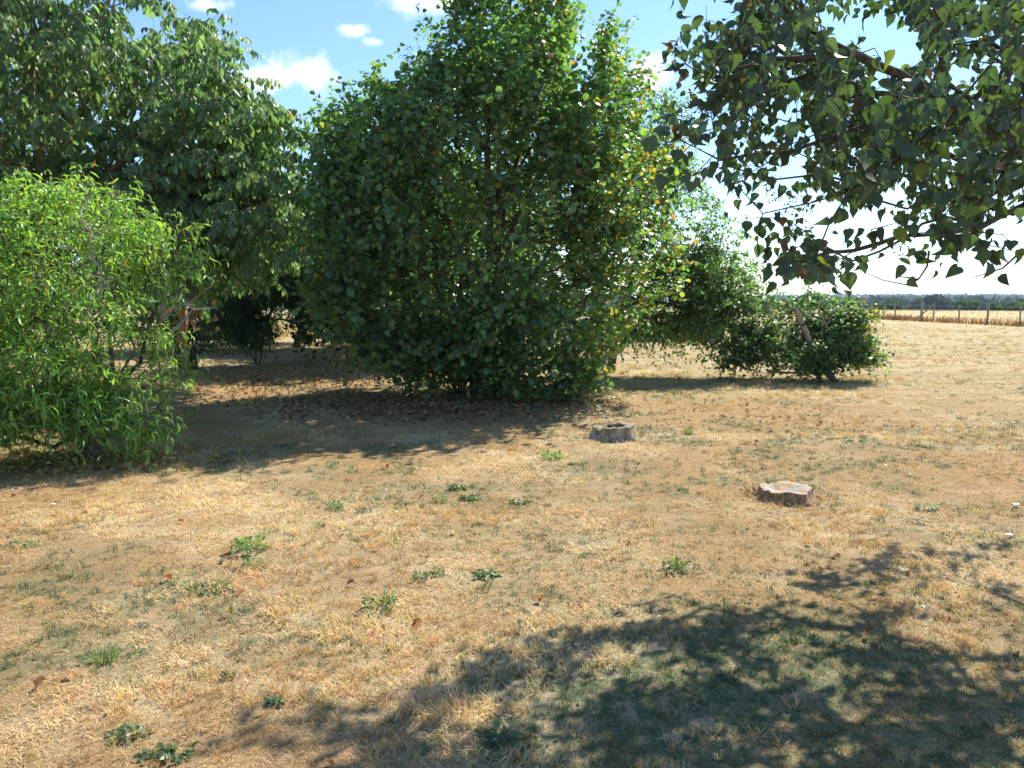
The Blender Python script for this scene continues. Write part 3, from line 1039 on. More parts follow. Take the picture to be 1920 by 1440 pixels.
# ------------------------------------------------------------------ bright peach tree (left foreground)
PEACH_POLY = [(-600, 300), (0, 338), (60, 340), (112, 362), (150, 318), (225, 315), (285, 350), (325, 390), (365, 420), (385, 465), (375, 520), (335, 540),
              (320, 580), (300, 610), (330, 650), (375, 695), (365, 735), (310, 765), (325, 800), (285, 845), (240, 850), (205, 815), (160, 830),
              (100, 790), (50, 815), (0, 850), (-600, 900)]
pb = np.array([-4.22, 7.66, 0.0])
peach = empty('peach_tree', pb, 'bright green bushy peach tree with curling narrow leaves at the left edge of the lawn', 'tree')
lobes = [lob(170, 540, 8.1, 1.3, 1.2, 1.25), lob(20, 480, 7.8, 1.2, 1.1, 1.1), lob(-170, 560, 7.6, 1.2, 1.2, 1.3), lob(310, 480, 8.1, .7, .8, .6),
         lob(235, 770, 7.4, .62, .55, .45), lob(60, 700, 7.4, .8, .7, .6), lob(-120, 760, 7.2, .9, .7, .5), lob(330, 690, 7.7, .35, .4, .28), lob(110, 640, 7.3, .8, .6, .6), lob(10, 740, 7.2, .8, .6, .55), lob(-20, 640, 7.2, .8, .6, .6), lob(150, 760, 7.2, .5, .4, .35)]
tips = sample_lobes(lobes, 2600, PEACH_POLY, .42, .35, .12, .68, 1.5)
q = tips[RNG.choice(len(tips), 130, replace=False)]
tips = np.concatenate([tips, q + norm(norm(q - at(120, 560, 7.8)) + np.array([0, -.1, .6])) * RNG.uniform(.10, .36, (130, 1))])
tips = clumps(tips, 110, (.17, .17, .15), .75, PEACH_POLY)
tips = np.concatenate([tips, sample_lobes([lob(20, 745, 7.0, .55, .4, .5), lob(95, 720, 7.0, .45, .35, .45), lob(-60, 770, 6.9, .6, .4, .5)], 260, PEACH_POLY, .2, .7, .15)])
# twig hanging into the picture at the very left edge, and one low spray near the foot
low = np.array([at(-30, 850, 6.9), at(-25, 900, 6.7), at(-20, 940, 6.6), at(-40, 880, 6.8), at(-60, 830, 7.0), at(90, 850, 7.5), at(75, 860, 7.5), at(100, 838, 7.55)])
tips = np.concatenate([tips, low])
seeds = [[pb, at(148, 815, 7.62), at(122, 775, 7.6), at(108, 700, 7.7), at(90, 600, 7.75), at(70, 480, 7.8), at(60, 380, 7.8)],
         [at(150, 820, 7.65), at(200, 745, 7.75), at(262, 682, 7.9), at(272, 642, 7.95), at(303, 600, 8.05)],
         [at(215, 730, 7.8), at(205, 600, 8.1), at(190, 480, 8.2), at(215, 370, 8.2)],
         [at(272, 640, 7.95), at(310, 520, 8.2), at(340, 430, 8.3)],
         [at(122, 775, 7.6), at(-20, 700, 7.5), at(-160, 620, 7.5)]]
nodes, par, tid = grow(seeds, tips, .3, .22, .09, .04)
P, Y, Z, S = shoots(tips, nodes, par, tid, 10, .26, .35, .4, .5, .8, .35, .6)
me, R = branch_mesh('trunk', nodes, par, pb, .0028, .085, M['bark'], 0, shoot_stems(S, pb, .0025))
link('trunk', me, peach)
palP = pal_with((.19, .33, .085), 8, .34, .16)
ci = pick_cols(P, 8, [(8, 3, .015, None), (11, 3, .006, None)])
put_leaves(peach, pb, T_PEACH, P, Y, Z, RNG.uniform(.075, .14, len(P)), ci, palP, M['leaf_peach'], 300, 18)
# bare grey twigs in the middle of the crown
btips = sample_lobes([lob(165, 470, 7.35, .45, .25, .55), lob(190, 400, 7.5, .35, .25, .4), lob(40, 770, 6.95, .3, .2, .2), lob(370, 560, 7.7, .3, .2, .2)], 110, None, .2, .5, .1)
n2, p2, t2 = grow([[at(215, 640, 7.6), at(190, 540, 7.45), at(170, 430, 7.4)], [at(250, 640, 7.8), at(350, 570, 7.75), at(380, 550, 7.75)], [at(110, 740, 7.3), at(40, 770, 7.0)]], btips, .2, .12, .1, 0)
me, _ = branch_mesh('dead_twigs', n2, p2, pb, .0035, .014, M['twig_grey'])
tag(link('dead_twigs', me, peach), 'bare grey twigs')
# snapped limb end with pale torn wood
sn = [at(303, 603, 8.05), at(306, 580, 8.05), at(304, 566, 8.05), at(309, 548, 8.05)]
tag(link('snapped_limb', tube_mesh('snapped_limb', sn, [.036, .034, .03, .008], M['weathered'], 7, .15, pb), peach), 'snapped limb end')
sn = [at(307, 590, 8.03), at(318, 580, 8.0), at(328, 571, 8.0)]
link('torn_wood', tube_mesh('torn_wood', sn, [.02, .017, .006], M['fresh_wood'], 6, .2, pb), peach)

# ------------------------------------------------------------------ lilac overhanging at the right
LILAC_POLY = [(1255, -3000), (1250, 5), (1300, 40), (1275, 100), (1280, 160), (1240, 215), (1225, 255), (1250, 290), (1275, 330), (1340, 360), (1400, 400),
              (1425, 445), (1480, 485), (1545, 505), (1600, 495), (1640, 440), (1700, 430), (1760, 445), (1830, 445), (1880, 440), (2000, 430), (6000, 400), (6000, -3000)]
lb = np.array([4.9, 4.9, 0.0])
lilac = empty('lilac_tree', lb, 'overhanging lilac with dark heart-shaped drooping leaves in the upper right corner', 'tree')
lobes = [((3.5, 4.3, 3.0), (2.75, 2.1, 1.5)), ((2.0, 4.2, 2.7), (1.3, 1.5, 1.2)), ((4.6, 4.8, 3.2), (2.0, 2.2, 1.5)), ((2.9, 5.3, 2.6), (1.6, 1.0, .9)), ((1.2, 5.0, 3.7), (1.1, 1.1, .8)), ((2.2, 5.6, 4.0), (1.3, 1.0, .7))]
tips = sample_lobes(lobes, 16000, None, .25, .8, 1.7)
px, py, dd = project(tips)
ok = in_poly(px, py, LILAC_POLY) & (tips[:, 1] > 2.5)
h = vnoise(px / 105., py / 75., 5) * .65 + vnoise(px / 40., py / 34., 9) * .35
ok &= RNG.uniform(0, 1, len(px)) < np.where(py < -60, .45, sstep(.60, .46, h))
ok &= ~((px > 1770) & (px < 1935) & (py > 60) & (py < 175) & (RNG.uniform(0, 1, len(px)) < .75))
# tips dropped so the cast shade takes a set outline and sunlit gaps
sh_ = tips - np.array(TO_SUN)[None] * (tips[:, 2:3] / TO_SUN[2])
sx, sy, sd = project(sh_)
SHADE = [(250, 1500), (400, 1395), (560, 1340), (700, 1305), (830, 1285), (910, 1235), (1000, 1210), (1110, 1190), (1200, 1170), (1240, 1110), (1300, 1085), (1380, 1045), (1470, 1065), (1560, 1055),
         (1640, 1025), (1720, 1005), (1800, 1010), (1920, 1015), (4000, 900), (9000, 1500), (9000, 9000), (-4000, 9000)]
ok &= in_poly(sx, sy, SHADE) | (sd < 1.0)
for (gx_, gy_, gw, gh, pr) in [(1520, 1140, 132, 37, 0.93), (1700, 1110, 144, 40, 0.93), (1480, 1260, 156, 42, 0.93), (1000, 1330, 132, 45, 0.93), (1180, 1270, 108, 35, 0.93), (1850, 1180, 132, 50, 0.93), (1650, 1310, 90, 30, .5),
                               (1300, 1160, 80, 26, .6), (780, 1390, 120, 30, .4)]:
    ok &= ~((((sx - gx_) / gw) ** 2 + ((sy - gy_) / gh) ** 2 < 1) & (RNG.uniform(0, 1, len(sx)) < pr))
inside = (px > -40) & (px < 1990) & (py > -60)
clump = fbm(sx / 150., sy / 60., 15, 2)
c2 = fbm(sx / 95., sy / 42., 19, 2)
ok &= RNG.uniform(0, 1, len(px)) < np.where(sy < 1215, sstep(.56, .44, clump), .12 + .88 * sstep(.60, .44, c2))
vis_ = (sx > -150) & (sx < 2150) & (sy < 1520)
ti_ = tips[ok & inside][:660]; to_ = tips[ok & ~inside & vis_][:130]; tf_ = tips[ok & ~inside & ~vis_][:120]
tips = np.concatenate([ti_, to_, tf_])
ext = [at(1275, 75, 4.0), at(1285, 120, 3.9), at(1250, 225, 3.7), at(1268, 215, 3.6), at(1300, 330, 3.8), at(1420, 455, 3.9), at(1490, 490, 3.3), at(1505, 500, 3.2),
       at(1520, 490, 3.3), at(1545, 500, 3.3), at(1560, 480, 3.4), at(1475, 470, 3.5), at(1830, 455, 4.0), at(1650, 462, 3.9), at(1710, 455, 4.0), at(1880, 440, 3.6), at(1900, 470, 3.8),
       at(1700, 240, 3.0), at(1690, 180, 3.0), at(1720, 120, 2.9), at(1640, 90, 3.1), at(1660, 330, 3.1), at(1560, 120, 3.2), at(1880, 30, 2.9), at(1910, 60, 2.9)]
tips = np.concatenate([tips, np.array(ext)])
seeds = [[lb, lb + np.array([-.05, .02, .8]), at(2250, 400, 4.75), at(2080, 335, 4.6), at(1985, 300, 4.5), at(1900, 275, 4.4), at(1840, 225, 4.35), at(1740, 180, 4.3), at(1690, 140, 4.2),
          at(1600, 100, 4.1), at(1500, 50, 4.0), at(1400, -50, 3.9)],
         [at(2080, 335, 4.6), at(1985, 250, 4.3), at(1915, 222, 4.2), at(1840, 200, 4.15), at(1775, 155, 4.1), at(1755, 60, 4.0), at(1770, -60, 3.9)],
         [at(2010, 180, 3.6), at(1920, 262, 3.5), at(1850, 330, 3.5), at(1795, 372, 3.5), at(1755, 425, 3.5)],
         [at(2080, 350, 4.6), at(1920, 385, 4.3), at(1840, 425, 4.2), at(1720, 440, 4.1), at(1600, 470, 3.8), at(1530, 480, 3.4)],
         [at(1740, 182, 4.3), at(1620, 235, 4.2), at(1480, 285, 4.0), at(1350, 300, 3.9), at(1275, 262, 3.8)],
         [at(1600, 100, 4.1), at(1450, 110, 4.0), at(1330, 150, 3.9)],
         [at(1740, 182, 4.3), at(1640, 330, 4.1), at(1520, 380, 4.0), at(1430, 400, 3.9)],
         [at(2080, 330, 4.6), at(2200, 100, 4.7), at(2250, -200, 4.8)],
         [at(1900, 275, 4.4), at(1880, 100, 5.0), at(1700, -100, 5.4)],
         [at(2010, 345, 4.5), at(1900, 400, 5.0), at(1700, 330, 5.5), at(1580, 300, 5.6)]]
nodes, par, tid = grow(seeds, tips, .25, .16, .09, .03)
P, Y, Z, S = shoots(tips, nodes, par, tid, 7, .17, .3, .15, .5, .55, 1.15, .9, .35)
P = P + RNG.normal(0, .02, P.shape)
P = P + norm(Y) * .02
me, R = branch_mesh('trunk', nodes, par, lb, .0026, .085, M['bark_lilac'], 0, shoot_stems(S, lb, .002))
link('trunk', me, lilac)
# bare twigs below the leaves
bt = [[at(1742, 470, 4.0), at(1738, 500, 4.0), at(1722, 524, 4.0), at(1700, 534, 4.0), at(1655, 525, 3.9), at(1625, 512, 3.9)], [at(1722, 524, 4.0), at(1700, 520, 4.0), at(1674, 517, 4.0)],
      [at(1905, 480, 4.0), at(1880, 503, 4.0), at(1850, 512, 4.0), at(1820, 522, 4.0)], [at(1915, 60, 4.2), at(1870, 100, 4.2), at(1830, 130, 4.2)],
      [at(1930, 115, 4.4), at(1850, 118, 4.4), at(1810, 112, 4.4)], [at(1925, 320, 4.4), at(1860, 318, 4.4), at(1800, 326, 4.3)], [at(1925, 300, 4.2), at(1880, 350, 4.2), at(1850, 420, 4.1)]]
for poly in bt:
    link('bare_twig', tube_mesh('bare_twig', poly, np.linspace(.006, .002, len(poly)), M['bark_lilac'], 5, 0, lb), lilac)
palL = pal_with((.06, .096, .055), 8, .38, .12)
palL[11:] = [(.15, .075, .04), (.10, .06, .045), (.085, .055, .04)]
palL[8:11] = [(.16, .20, .04), (.20, .21, .05), (.13, .18, .045)]
ci = pick_cols(P, 8, [(8, 3, .04, None), (11, 3, .008, lambda p: .5 + 7 * sstep(1.6, 1.0, p[:, 0]))])
put_leaves(lilac, lb, T_LILAC, P, Y, Z, RNG.uniform(.042, .098, len(P)), ci, palL, M['leaf_lilac'], 300, 26)
# dry seed heads
for (sx, sy, sd) in [(1300, 200, 3.75), (1320, 235, 3.7), (1345, 215, 3.8), (1480, 385, 3.8), (1505, 395, 3.8), (1445, 350, 3.8), (1690, 450, 4.0), (1860, 80, 3.4), (1905, 110, 3.3)]:
    c0 = at(sx, sy, sd)
    Vs = []; Fs = []; nC = 70
    q = RNG.normal(0, 1, (nC, 3)) * np.array([.022, .022, .045])
    Xb, Yb, Zb = basis(RNG.normal(0, 1, (nC, 3)), RNG.normal(0, 1, (nC, 3)))
    V, F, C = cat_arrays([cloud_arrays(T_WALNUT[0], c0 - lb + q, Xb, Yb, Zb, RNG.uniform(.012, .022, nC), np.tile(np.array([[.11, .065, .04]]), (nC, 1)) * RNG.uniform(.6, 1.3, (nC, 1)))])
    link('seed_head', mesh_np('seed_head', V, F, M['dead_leaf'], C, True), lilac)['kind'] = 'stuff'

# ------------------------------------------------------------------ plum tree behind the hazel, right side
PLUM_POLY = [(1130, 160), (1225, 190), (1245, 155), (1262, 165), (1270, 200), (1292, 165), (1310, 215), (1300, 330), (1345, 375), (1405, 410), (1430, 480), (1425, 530),
             (1450, 565), (1400, 590), (1350, 625), (1345, 670), (1300, 640), (1270, 645), (1180, 645), (1100, 640), (1100, 300)]
qb = np.array([2.1, 16.3, 0.0])
plum = empty('plum_tree', qb, 'small-leaved plum tree leaning out right of the big hazel, twigs drooping low', 'tree')
lobes = [lob(1290, 430, 15.8, 1.3, 1.2, 1.3), lob(1250, 240, 16, .6, .6, 1.0), lob(1350, 540, 15.4, .95, .8, .8), lob(1230, 580, 15.3, 1.0, .8, .75), lob(1280, 610, 15.1, .9, .6, .55), lob(1360, 590, 15.1, .6, .5, .45), lob(1180, 420, 16.2, 1.3, 1.3, 1.8)]
tips = clumps(sample_lobes(lobes, 2700, PLUM_POLY, .3, .6, .3, .75, 1.3), 70, (.3, .3, .22), .7, PLUM_POLY)
tips = np.concatenate([tips, np.array([at(1320, 690, 15), at(1315, 675, 15), at(1330, 665, 15), at(1195, 660, 15), at(1225, 655, 15.2), at(1270, 660, 15), at(1165, 655, 15)])])
seeds = [[qb, at(1160, 600, 16.2), at(1190, 500, 16.0), at(1230, 400, 16), at(1250, 280, 16), at(1250, 190, 16)],
         [at(1190, 500, 16), at(1270, 480, 15.7), at(1350, 470, 15.5), at(1410, 480, 15.4)], [at(1170, 560, 16), at(1250, 550, 15.5), at(1340, 560, 15.3), at(1400, 575, 15.2)]]
nodes, par, tid = grow(seeds, tips, .3, .3, .09, .0)
P, Y, Z, S = shoots(tips, nodes, par, tid, 11, .3, .45, .1, .5, .9, .35, .8)
me, R = branch_mesh('trunk', nodes, par, qb, .003, .09, M['bark'], 0, shoot_stems(S, qb, .0025))
link('trunk', me, plum)
palQ = pal_with((.135, .225, .085), 8, .36, .14)
ci = pick_cols(P, 8, [(8, 3, .02, None), (11, 3, .008, None)])
put_leaves(plum, qb, T_PLUM, P, Y, Z, RNG.uniform(.06, .105, len(P)), ci, palQ, M['leaf'], 150, 14)

# ------------------------------------------------------------------ overgrown ivy and bramble mound with a leaning stake
IVY_POLY = [(1342, 690), (1346, 625), (1392, 592), (1402, 572), (1432, 560), (1480, 547), (1540, 552), (1580, 560), (1622, 582), (1630, 620), (1648, 660), (1650, 685),
            (1600, 680), (1570, 700), (1500, 706), (1400, 695), (1345, 698)]
ib = np.append(on_ground(1500, 700)[:2], 0)
ivy = empty('ivy_thicket', ib, 'tangled ivy and bramble thicket with a dark hollow, on the mown grass to the right', 'thicket')
lobes = [lob(1470, 620, 14.9, 1.05, .8, .75), lob(1560, 640, 14.6, .85, .7, .7), lob(1390, 660, 14.9, .6, .5, .45), lob(1600, 610, 14.7, .4, .4, .4), lob(1610, 670, 14.4, .5, .4, .2)]
tips = clumps(sample_lobes(lobes, 1750, IVY_POLY, .45, .35, .08, .6, 2.2), 60, (.17, .17, .13), .7, IVY_POLY, .08)
# hollow facing the lawn round the stake
px, py, dd = project(tips)
hol = (((px - 1512) / 45) ** 2 + ((py - 615) / 48) ** 2 < 1) & (tips[:, 1] < 14.9)
hol |= (((px - 1400) / 28) ** 2 + ((py - 610) / 25) ** 2 < 1) & (tips[:, 1] < 15.1)
tips = tips[~hol]
q = tips[RNG.choice(len(tips), 150, replace=False)]
q = q + norm(norm(q - at(1490, 650, 14.7)) + np.array([0, 0, .4])) * RNG.uniform(.06, .3, (150, 1))
fr_ = np.stack([at(RNG.uniform(1500, 1570), RNG.uniform(650, 706), RNG.uniform(13.95, 14.15)) for _ in range(70)])
tips = np.concatenate([tips, q, fr_])
tips = tips[tips[:, 2] > .06]
tips = np.concatenate([tips, np.array([at(1655, 685, 14.3), at(1640, 690, 14.3), at(1630, 600, 14.5), at(1622, 592, 14.5), at(1612, 585, 14.6), at(1600, 578, 14.6), at(1636, 602, 14.5)])])
seeds = [[ib, ib + np.array([0, 0, .3]), at(1490, 580, 14.9)], [ib, at(1560, 660, 14.6), at(1600, 610, 14.6)], [ib + np.array([.25, -.1, 0]), at(1580, 680, 14.5), at(1640, 680, 14.3)],
         [ib + np.array([-.5, .1, 0]), at(1420, 640, 14.9), at(1380, 620, 15)], [ib + np.array([-.9, .1, 0]), at(1380, 680, 14.9), at(1355, 660, 14.9)]]
nodes, par, tid = grow(seeds, tips, .25, .18, .12, .05)
P, Y, Z, S = shoots(tips, nodes, par, tid, 9, .2, .4, .2, .6, 1.0, .35, .8)
me, R = branch_mesh('stems', nodes, par, ib, .003, .05, M['bark'], 0, shoot_stems(S, ib, .0022))
link('stems', me, ivy)
palI = pal_with((.09, .155, .065), 8, .45, .2)
ci = pick_cols(P, 8, [(8, 3, .07, lambda p: sstep(6.0, 6.9, p[:, 0]) * 1.6 + .3), (11, 3, .05, lambda p: sstep(6.2, 6.8, p[:, 0]) * (p[:, 2] > .9) * 4 + .3)])
put_leaves(ivy, ib, T_IVY, P, Y, Z, RNG.uniform(.05, .09, len(P)), ci, palI, M['leaf'], 150, 14)
for poly, r in [([(1540, 590), (1555, 620), (1562, 660), (1558, 700)], .012), ([(1515, 592), (1535, 612), (1560, 600)], .008), ([(1465, 612), (1490, 630), (1520, 656)], .012),
                ([(1560, 625), (1545, 605), (1500, 580)], .007), ([(1640, 605), (1648, 640), (1640, 670)], .006), ([(1535, 560), (1540, 600), (1545, 650)], .008),
                ([(1395, 690), (1360, 715), (1330, 720)], .005), ([(1340, 700), (1310, 712)], .004), ([(1575, 610), (1590, 630), (1580, 650)], .008), ([(1480, 640), (1460, 600), (1470, 570)], .006)]:
    pts = [at(a, b, 14.25) for a, b in poly]
    link('bare_stem', tube_mesh('bare_stem', pts, np.linspace(r, r * .5, len(pts)), M['twig_grey'], 5, .1, ib), ivy)
for k_ in range(26):
    x0_ = RNG.uniform(1400, 1620); y0_ = RNG.uniform(580, 690); an_ = RNG.normal(1.2, .9); ll_ = RNG.uniform(25, 70)
    pts = [at(x0_ + ll_ * t_ * math.cos(an_), y0_ - ll_ * t_ * math.sin(an_) + 12 * t_ * t_, 14.2 + RNG.uniform(-.03, .03)) for t_ in (0, .35, .7, 1)]
    if min(p_[2] for p_ in pts) > .05:
        link('bare_stem', tube_mesh('bare_stem', pts, np.linspace(RNG.uniform(.004, .008), .002, 4), M['twig_grey'], 5, .1, ib), ivy)
arch = [at(1532, 712, 14.2), at(1533, 690, 14.2), at(1536, 672, 14.2), at(1545, 665, 14.2), at(1556, 668, 14.2), at(1560, 676, 14.2)]
tag(link('bare_stem', tube_mesh('bare_stem', arch, [.014, .014, .013, .012, .011, .008], M['weathered'], 6, .05, ib), ivy), 'pale hooped stem')
root = [at(1545, 690, 14.2), at(1556, 702, 14.1), at(1566, 714, 14.0)]
link('stump_root', tube_mesh('stump_root', root, [.07, .065, .04], M['bark'], 8, .2, ib), ivy)
stake_b = at(1530, 672, 14.35); stake_b2 = np.array([stake_b[0] + .12, stake_b[1] + .05, 0.0])
stake = empty('leaning_stake', stake_b2, 'grey weathered stake leaning in the ivy thicket, black strap round it', 'stake')
sp = [stake_b2, at(1524, 655, 14.3), at(1509, 618, 14.25), at(1497, 592, 14.2), at(1490, 576, 14.2)]
link('stake_shaft', tube_mesh('stake_shaft', sp, [.045, .05, .055, .053, .03], M['weathered'], 9, .16, stake_b2), stake)
link('strap', tube_mesh('strap', [at(1505.5, 609, 14.24), at(1503.5, 605, 14.23)], [.063, .063], M['strap'], 10, 0, stake_b2), stake)
st2 = np.append(at(1372, 590, 15.6)[:2], 0)
tag(link('leaning_stake', tube_mesh('leaning_stake', [st2 + np.array([.1, 0, 0]), at(1376, 600, 15.6), at(1366, 574, 15.6)], [.03, .035, .032], M['weathered'], 8, .06, st2), None, st2),
    'short grey stake between the plum twigs and the ivy thicket', 'stake')

# ------------------------------------------------------------------ small dark peach tree in the shade, and shrubs behind
db = np.append(on_ground(480, 683)[:2], 0)
dark = empty('young_peach_tree', db, 'small dark peach tree with several thin stems in deep shade between walnut and hazel', 'tree')
lobes = [lob(520, 520, 18.0, 1.2, 1.0, .75), lob(430, 590, 17.8, .8, .7, .6), lob(590, 560, 18, .8, .8, .7), lob(475, 620, 17.7, .55, .4, .4)]
tips = sample_lobes(lobes, 1700, [(395, 500), (480, 470), (540, 440), (640, 450), (660, 560), (600, 600), (520, 560), (520, 640), (470, 655), (430, 665), (385, 640)], .3, .6, .4)
seeds = [[db, at(478, 650, 18.3), at(470, 600, 18.2), at(450, 560, 18)], [db + np.array([.08, 0, 0]), at(492, 640, 18.3), at(505, 590, 18.2), at(540, 520, 18)], [db + np.array([-.05, .1, 0]), at(470, 645, 18.3), at(440, 610, 18)]]
nodes, par, tid = grow(seeds, tips, .3, .25, .08, .05)
P, Y, Z, S = shoots(tips, nodes, par, tid, 10, .3, .5, .2, .5, .8, .7, .7)
me, R = branch_mesh('trunk', nodes, par, db, .003, .035, M['bark'], 0, shoot_stems(S, db, .0025))
link('trunk', me, dark)
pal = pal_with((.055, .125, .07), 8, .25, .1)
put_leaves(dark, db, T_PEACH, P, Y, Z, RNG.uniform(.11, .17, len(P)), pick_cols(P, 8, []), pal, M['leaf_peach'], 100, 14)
# bleached branch reaching out between the trees
bl = [[(422, 516), (445, 510), (475, 513), (490, 530)], [(470, 522), (490, 530), (492, 545), (470, 562)], [(486, 512), (505, 520), (515, 525)], [(468, 525), (490, 527)], [(472, 542), (490, 543)],
      [(480, 500), (484, 514), (498, 528)], [(485, 504), (503, 506)], [(455, 510), (452, 494), (470, 480)], [(400, 458), (440, 462), (470, 460)], [(398, 472), (440, 478)]]
bb = np.append(at(470, 560, 15.6)[:2], 0)
for i, poly in enumerate(bl):
    pts = [at(a, b, 15.0 + .15 * (i % 3)) for a, b in poly]
    link('dead_branch', tube_mesh('dead_branch', pts, np.linspace(.02 if i < 2 else .012, .006, len(pts)), M['twig_grey'], 5, .1, wb), walnut)
# clump of dead orange leaves caught on a twig
cb = at(365, 590, 8.6)
nC = 20
q = RNG.normal(0, 1, (nC, 3)) * np.array([.035, .035, .07]); q[13:] += at(405, 590, 8.6) - cb
Xb, Yb, Zb = basis(np.array([0, 0, -1.]) + RNG.normal(0, .35, (nC, 3)), RNG.normal(0, 1, (nC, 3)))
pts = [at(300, 640, 8.0), at(345, 600, 8.4), at(362, 578, 8.6), at(405, 575, 8.6)]
o = tag(empty('withered_sprig', at(300, 640, 8.0), None, None), None, None)
bpy.data.objects.remove(o)
V, F, C = cat_arrays([cloud_arrays(T_DEAD[0], cb - pb + q, Xb, Yb, Zb, RNG.uniform(.05, .10, nC), np.array([[.38, .22, .09]]) * RNG.uniform(.6, 1.2, (nC, 1)))])
tag(link('withered_leaves', mesh_np('withered_leaves', V, F, M['dead_leaf'], C, True), peach), 'withered orange leaves')
link('dead_branch', tube_mesh('dead_branch', pts, [.014, .013, .010, .004], M['twig_grey'], 6, .1, pb), peach)


def shrub(name, label, cat, base, lobes, ntips, K, L, tm, size, basecol, trunkr, group=None, odd=(), zmin=.1, hole=.3, poly=None, mat='leaf'):
    base = np.asarray(base, float)
    e = empty(name, base, label, cat, group)
    tips = sample_lobes(lobes, ntips, poly, .5, .3, zmin, hole, 1.0)
    tc_ = np.mean([l[0] for l in lobes], 0)
    seeds = [[base, base * .55 + tc_ * .45, tc_]]
    for l in lobes:
        seeds.append([base * .5 + tc_ * .5, np.asarray(l[0], float)])
    nodes, par, tid = grow(seeds, tips, .3, .4, .08, .03)
    P, Y, Z, S = shoots(tips, nodes, par, tid, K, L, .35, .25, .5, 1.0, .4, .8)
    me, R = branch_mesh('trunk', nodes, par, base, .004, trunkr, M['bark'], 0, shoot_stems(S, base, .003))
    link('trunk', me, e)
    pal = pal_with(basecol, 8, .28, .14)
    put_leaves(e, base, tm, P, Y, Z, RNG.uniform(size[0], size[1], len(P)), pick_cols(P, 8, list(odd)), pal, M[mat], 0)
    return e


shrub('hazel_bush', 'second hazel bush half hidden behind the left side of the big hazel', 'bush', (-3.0, 19.5, 0),
      [((-3.0, 19.5, 3.2), (2.4, 2.0, 2.4)), ((-.9, 20, 3.4), (2.2, 2.0, 2.2)), ((-3.6, 19, 1.8), (1.7, 1.3, 1.3)), ((.8, 20, 2.5), (1.5, 1.5, 1.8)), ((-4.4, 20, 1.1), (1.2, 1.0, 1.1)), ((-5.1, 20.5, .8), (.7, .7, .8)), ((-2.3, 17.9, 3.3), (1.7, 1.2, 1.8))], 2700, 8, .4, T_HAZEL, (.10, .16), (.055, .095, .034), .14,  # last lobe added, hidden and further forward, to shade the leaf litter
      None, [(8, 3, .06, None), (11, 3, .02, None)], .5)
shrub('elder_shrub', 'dark shrub closing the view behind the walnut trunk', 'shrub', (-13.2, 21, 0),
      [((-13.2, 21, 1.8), (2.6, 1.5, 1.9)), ((-15.6, 20.5, 1.6), (1.8, 1.4, 1.7))], 800, 8, .4, T_WALNUT, (.13, .2), (.05, .085, .035), .12, None, (), .1)
shrub('elder_shrub', 'dark shrub right of the walnut trunk, behind the snapped peach limb', 'shrub', (-10.0, 23, 0),
      [((-10.2, 23, 2.0), (2.2, 1.5, 2.1)), ((-9.0, 23, 3.0), (1.6, 1.4, 1.5)), ((-9.0, 22.5, 1.2), (1.5, 1.2, 1.3))], 1100, 8, .4, T_WALNUT, (.13, .2), (.045, .08, .033), .12, None, (), .1)
shrub('shade_tree', 'dark low-crowned tree over the gap between walnut and hazel', 'tree', (-6.9, 24.5, 0),
      [((-6.9, 24.2, 3.4), (2.6, 1.8, 1.9)), ((-4.6, 24.4, 3.2), (2.2, 1.8, 1.9))], 2600, 8, .4, T_WALNUT, (.13, .2), (.06, .10, .04), .13, None, (), 1.3)

shrub('shade_tree', 'dense tree added out of view behind the big hazel to shade the ground', 'tree', (-3.2, 24, 0),
      [((-3.0, 24, 3.7), (2.4, 2.2, 2.8)), ((-4.3, 23.5, 2.6), (1.5, 1.5, 2.0)), ((-.6, 24, 3.0), (1.8, 1.8, 2.2))], 1900, 8, .45, T_WALNUT, (.15, .22), (.055, .09, .035), .14, None, (), .3)  # hidden tree, added to keep the ground left of the hazel in shade
shrub('elder_shrub', 'dark shrub filling the gap between the small peach tree and the hazel', 'shrub', (-7.4, 27, 0),
      [((-9.6, 27, .8), (1.5, .9, .9)), ((-4.6, 26, 1.0), (1.3, .9, 1.1)), ((-7.2, 27.4, 3.0), (2.7, 1.6, 2.2))], 1300, 8, .35, T_WALNUT, (.12, .18), (.05, .085, .035), .06, None, (), .05)  # the high lobe is added to shade the ground strip in front

# ------------------------------------------------------------------ posts by the peach tree
pbase = np.append(on_ground(349, 692)[:2], 0)
dp = pbase[1]
post = empty('gate_post', pbase, 'square brown timber post with a grey metal cap behind the peach tree', 'post')
hP = at(346, 578, dp)[2]
link('post_shaft', box_mesh('post_shaft', (-.07, -.07, -.05), (.07, .07, hP), bark_mat('brown_post', (.26, .135, .06), (.46, .27, .12), None, 18, .1)), post)
link('cap', box_mesh('cap', (-.085, -.085, hP + .002), (.085, .085, hP + .09), M['zinc']), post)
p2b = np.append(at(335, 680, dp + .35)[:2], 0)
post2 = tag(link('gate_post', tube_mesh('gate_post', [p2b + np.array([0, 0, z]) for z in (-.05, .5, 1.0, hP + .14, hP + .17)], [.09, .09, .088, .085, .05], M['post_dark'], 12, .03, p2b), None, p2b),
            'dark round post standing just left of the capped brown post', 'post')
p3b = np.append(at(365, 690, dp + .1)[:2], 0)
tag(link('broken_post', tube_mesh('broken_post', [p3b + np.array([0, 0, z]) for z in (-.05, .25, .42, .5)], [.09, .085, .08, .04], M['post_dark'], 10, .12, p3b), None, p3b),
    'knee-high dark broken post beside the capped brown post', 'post')


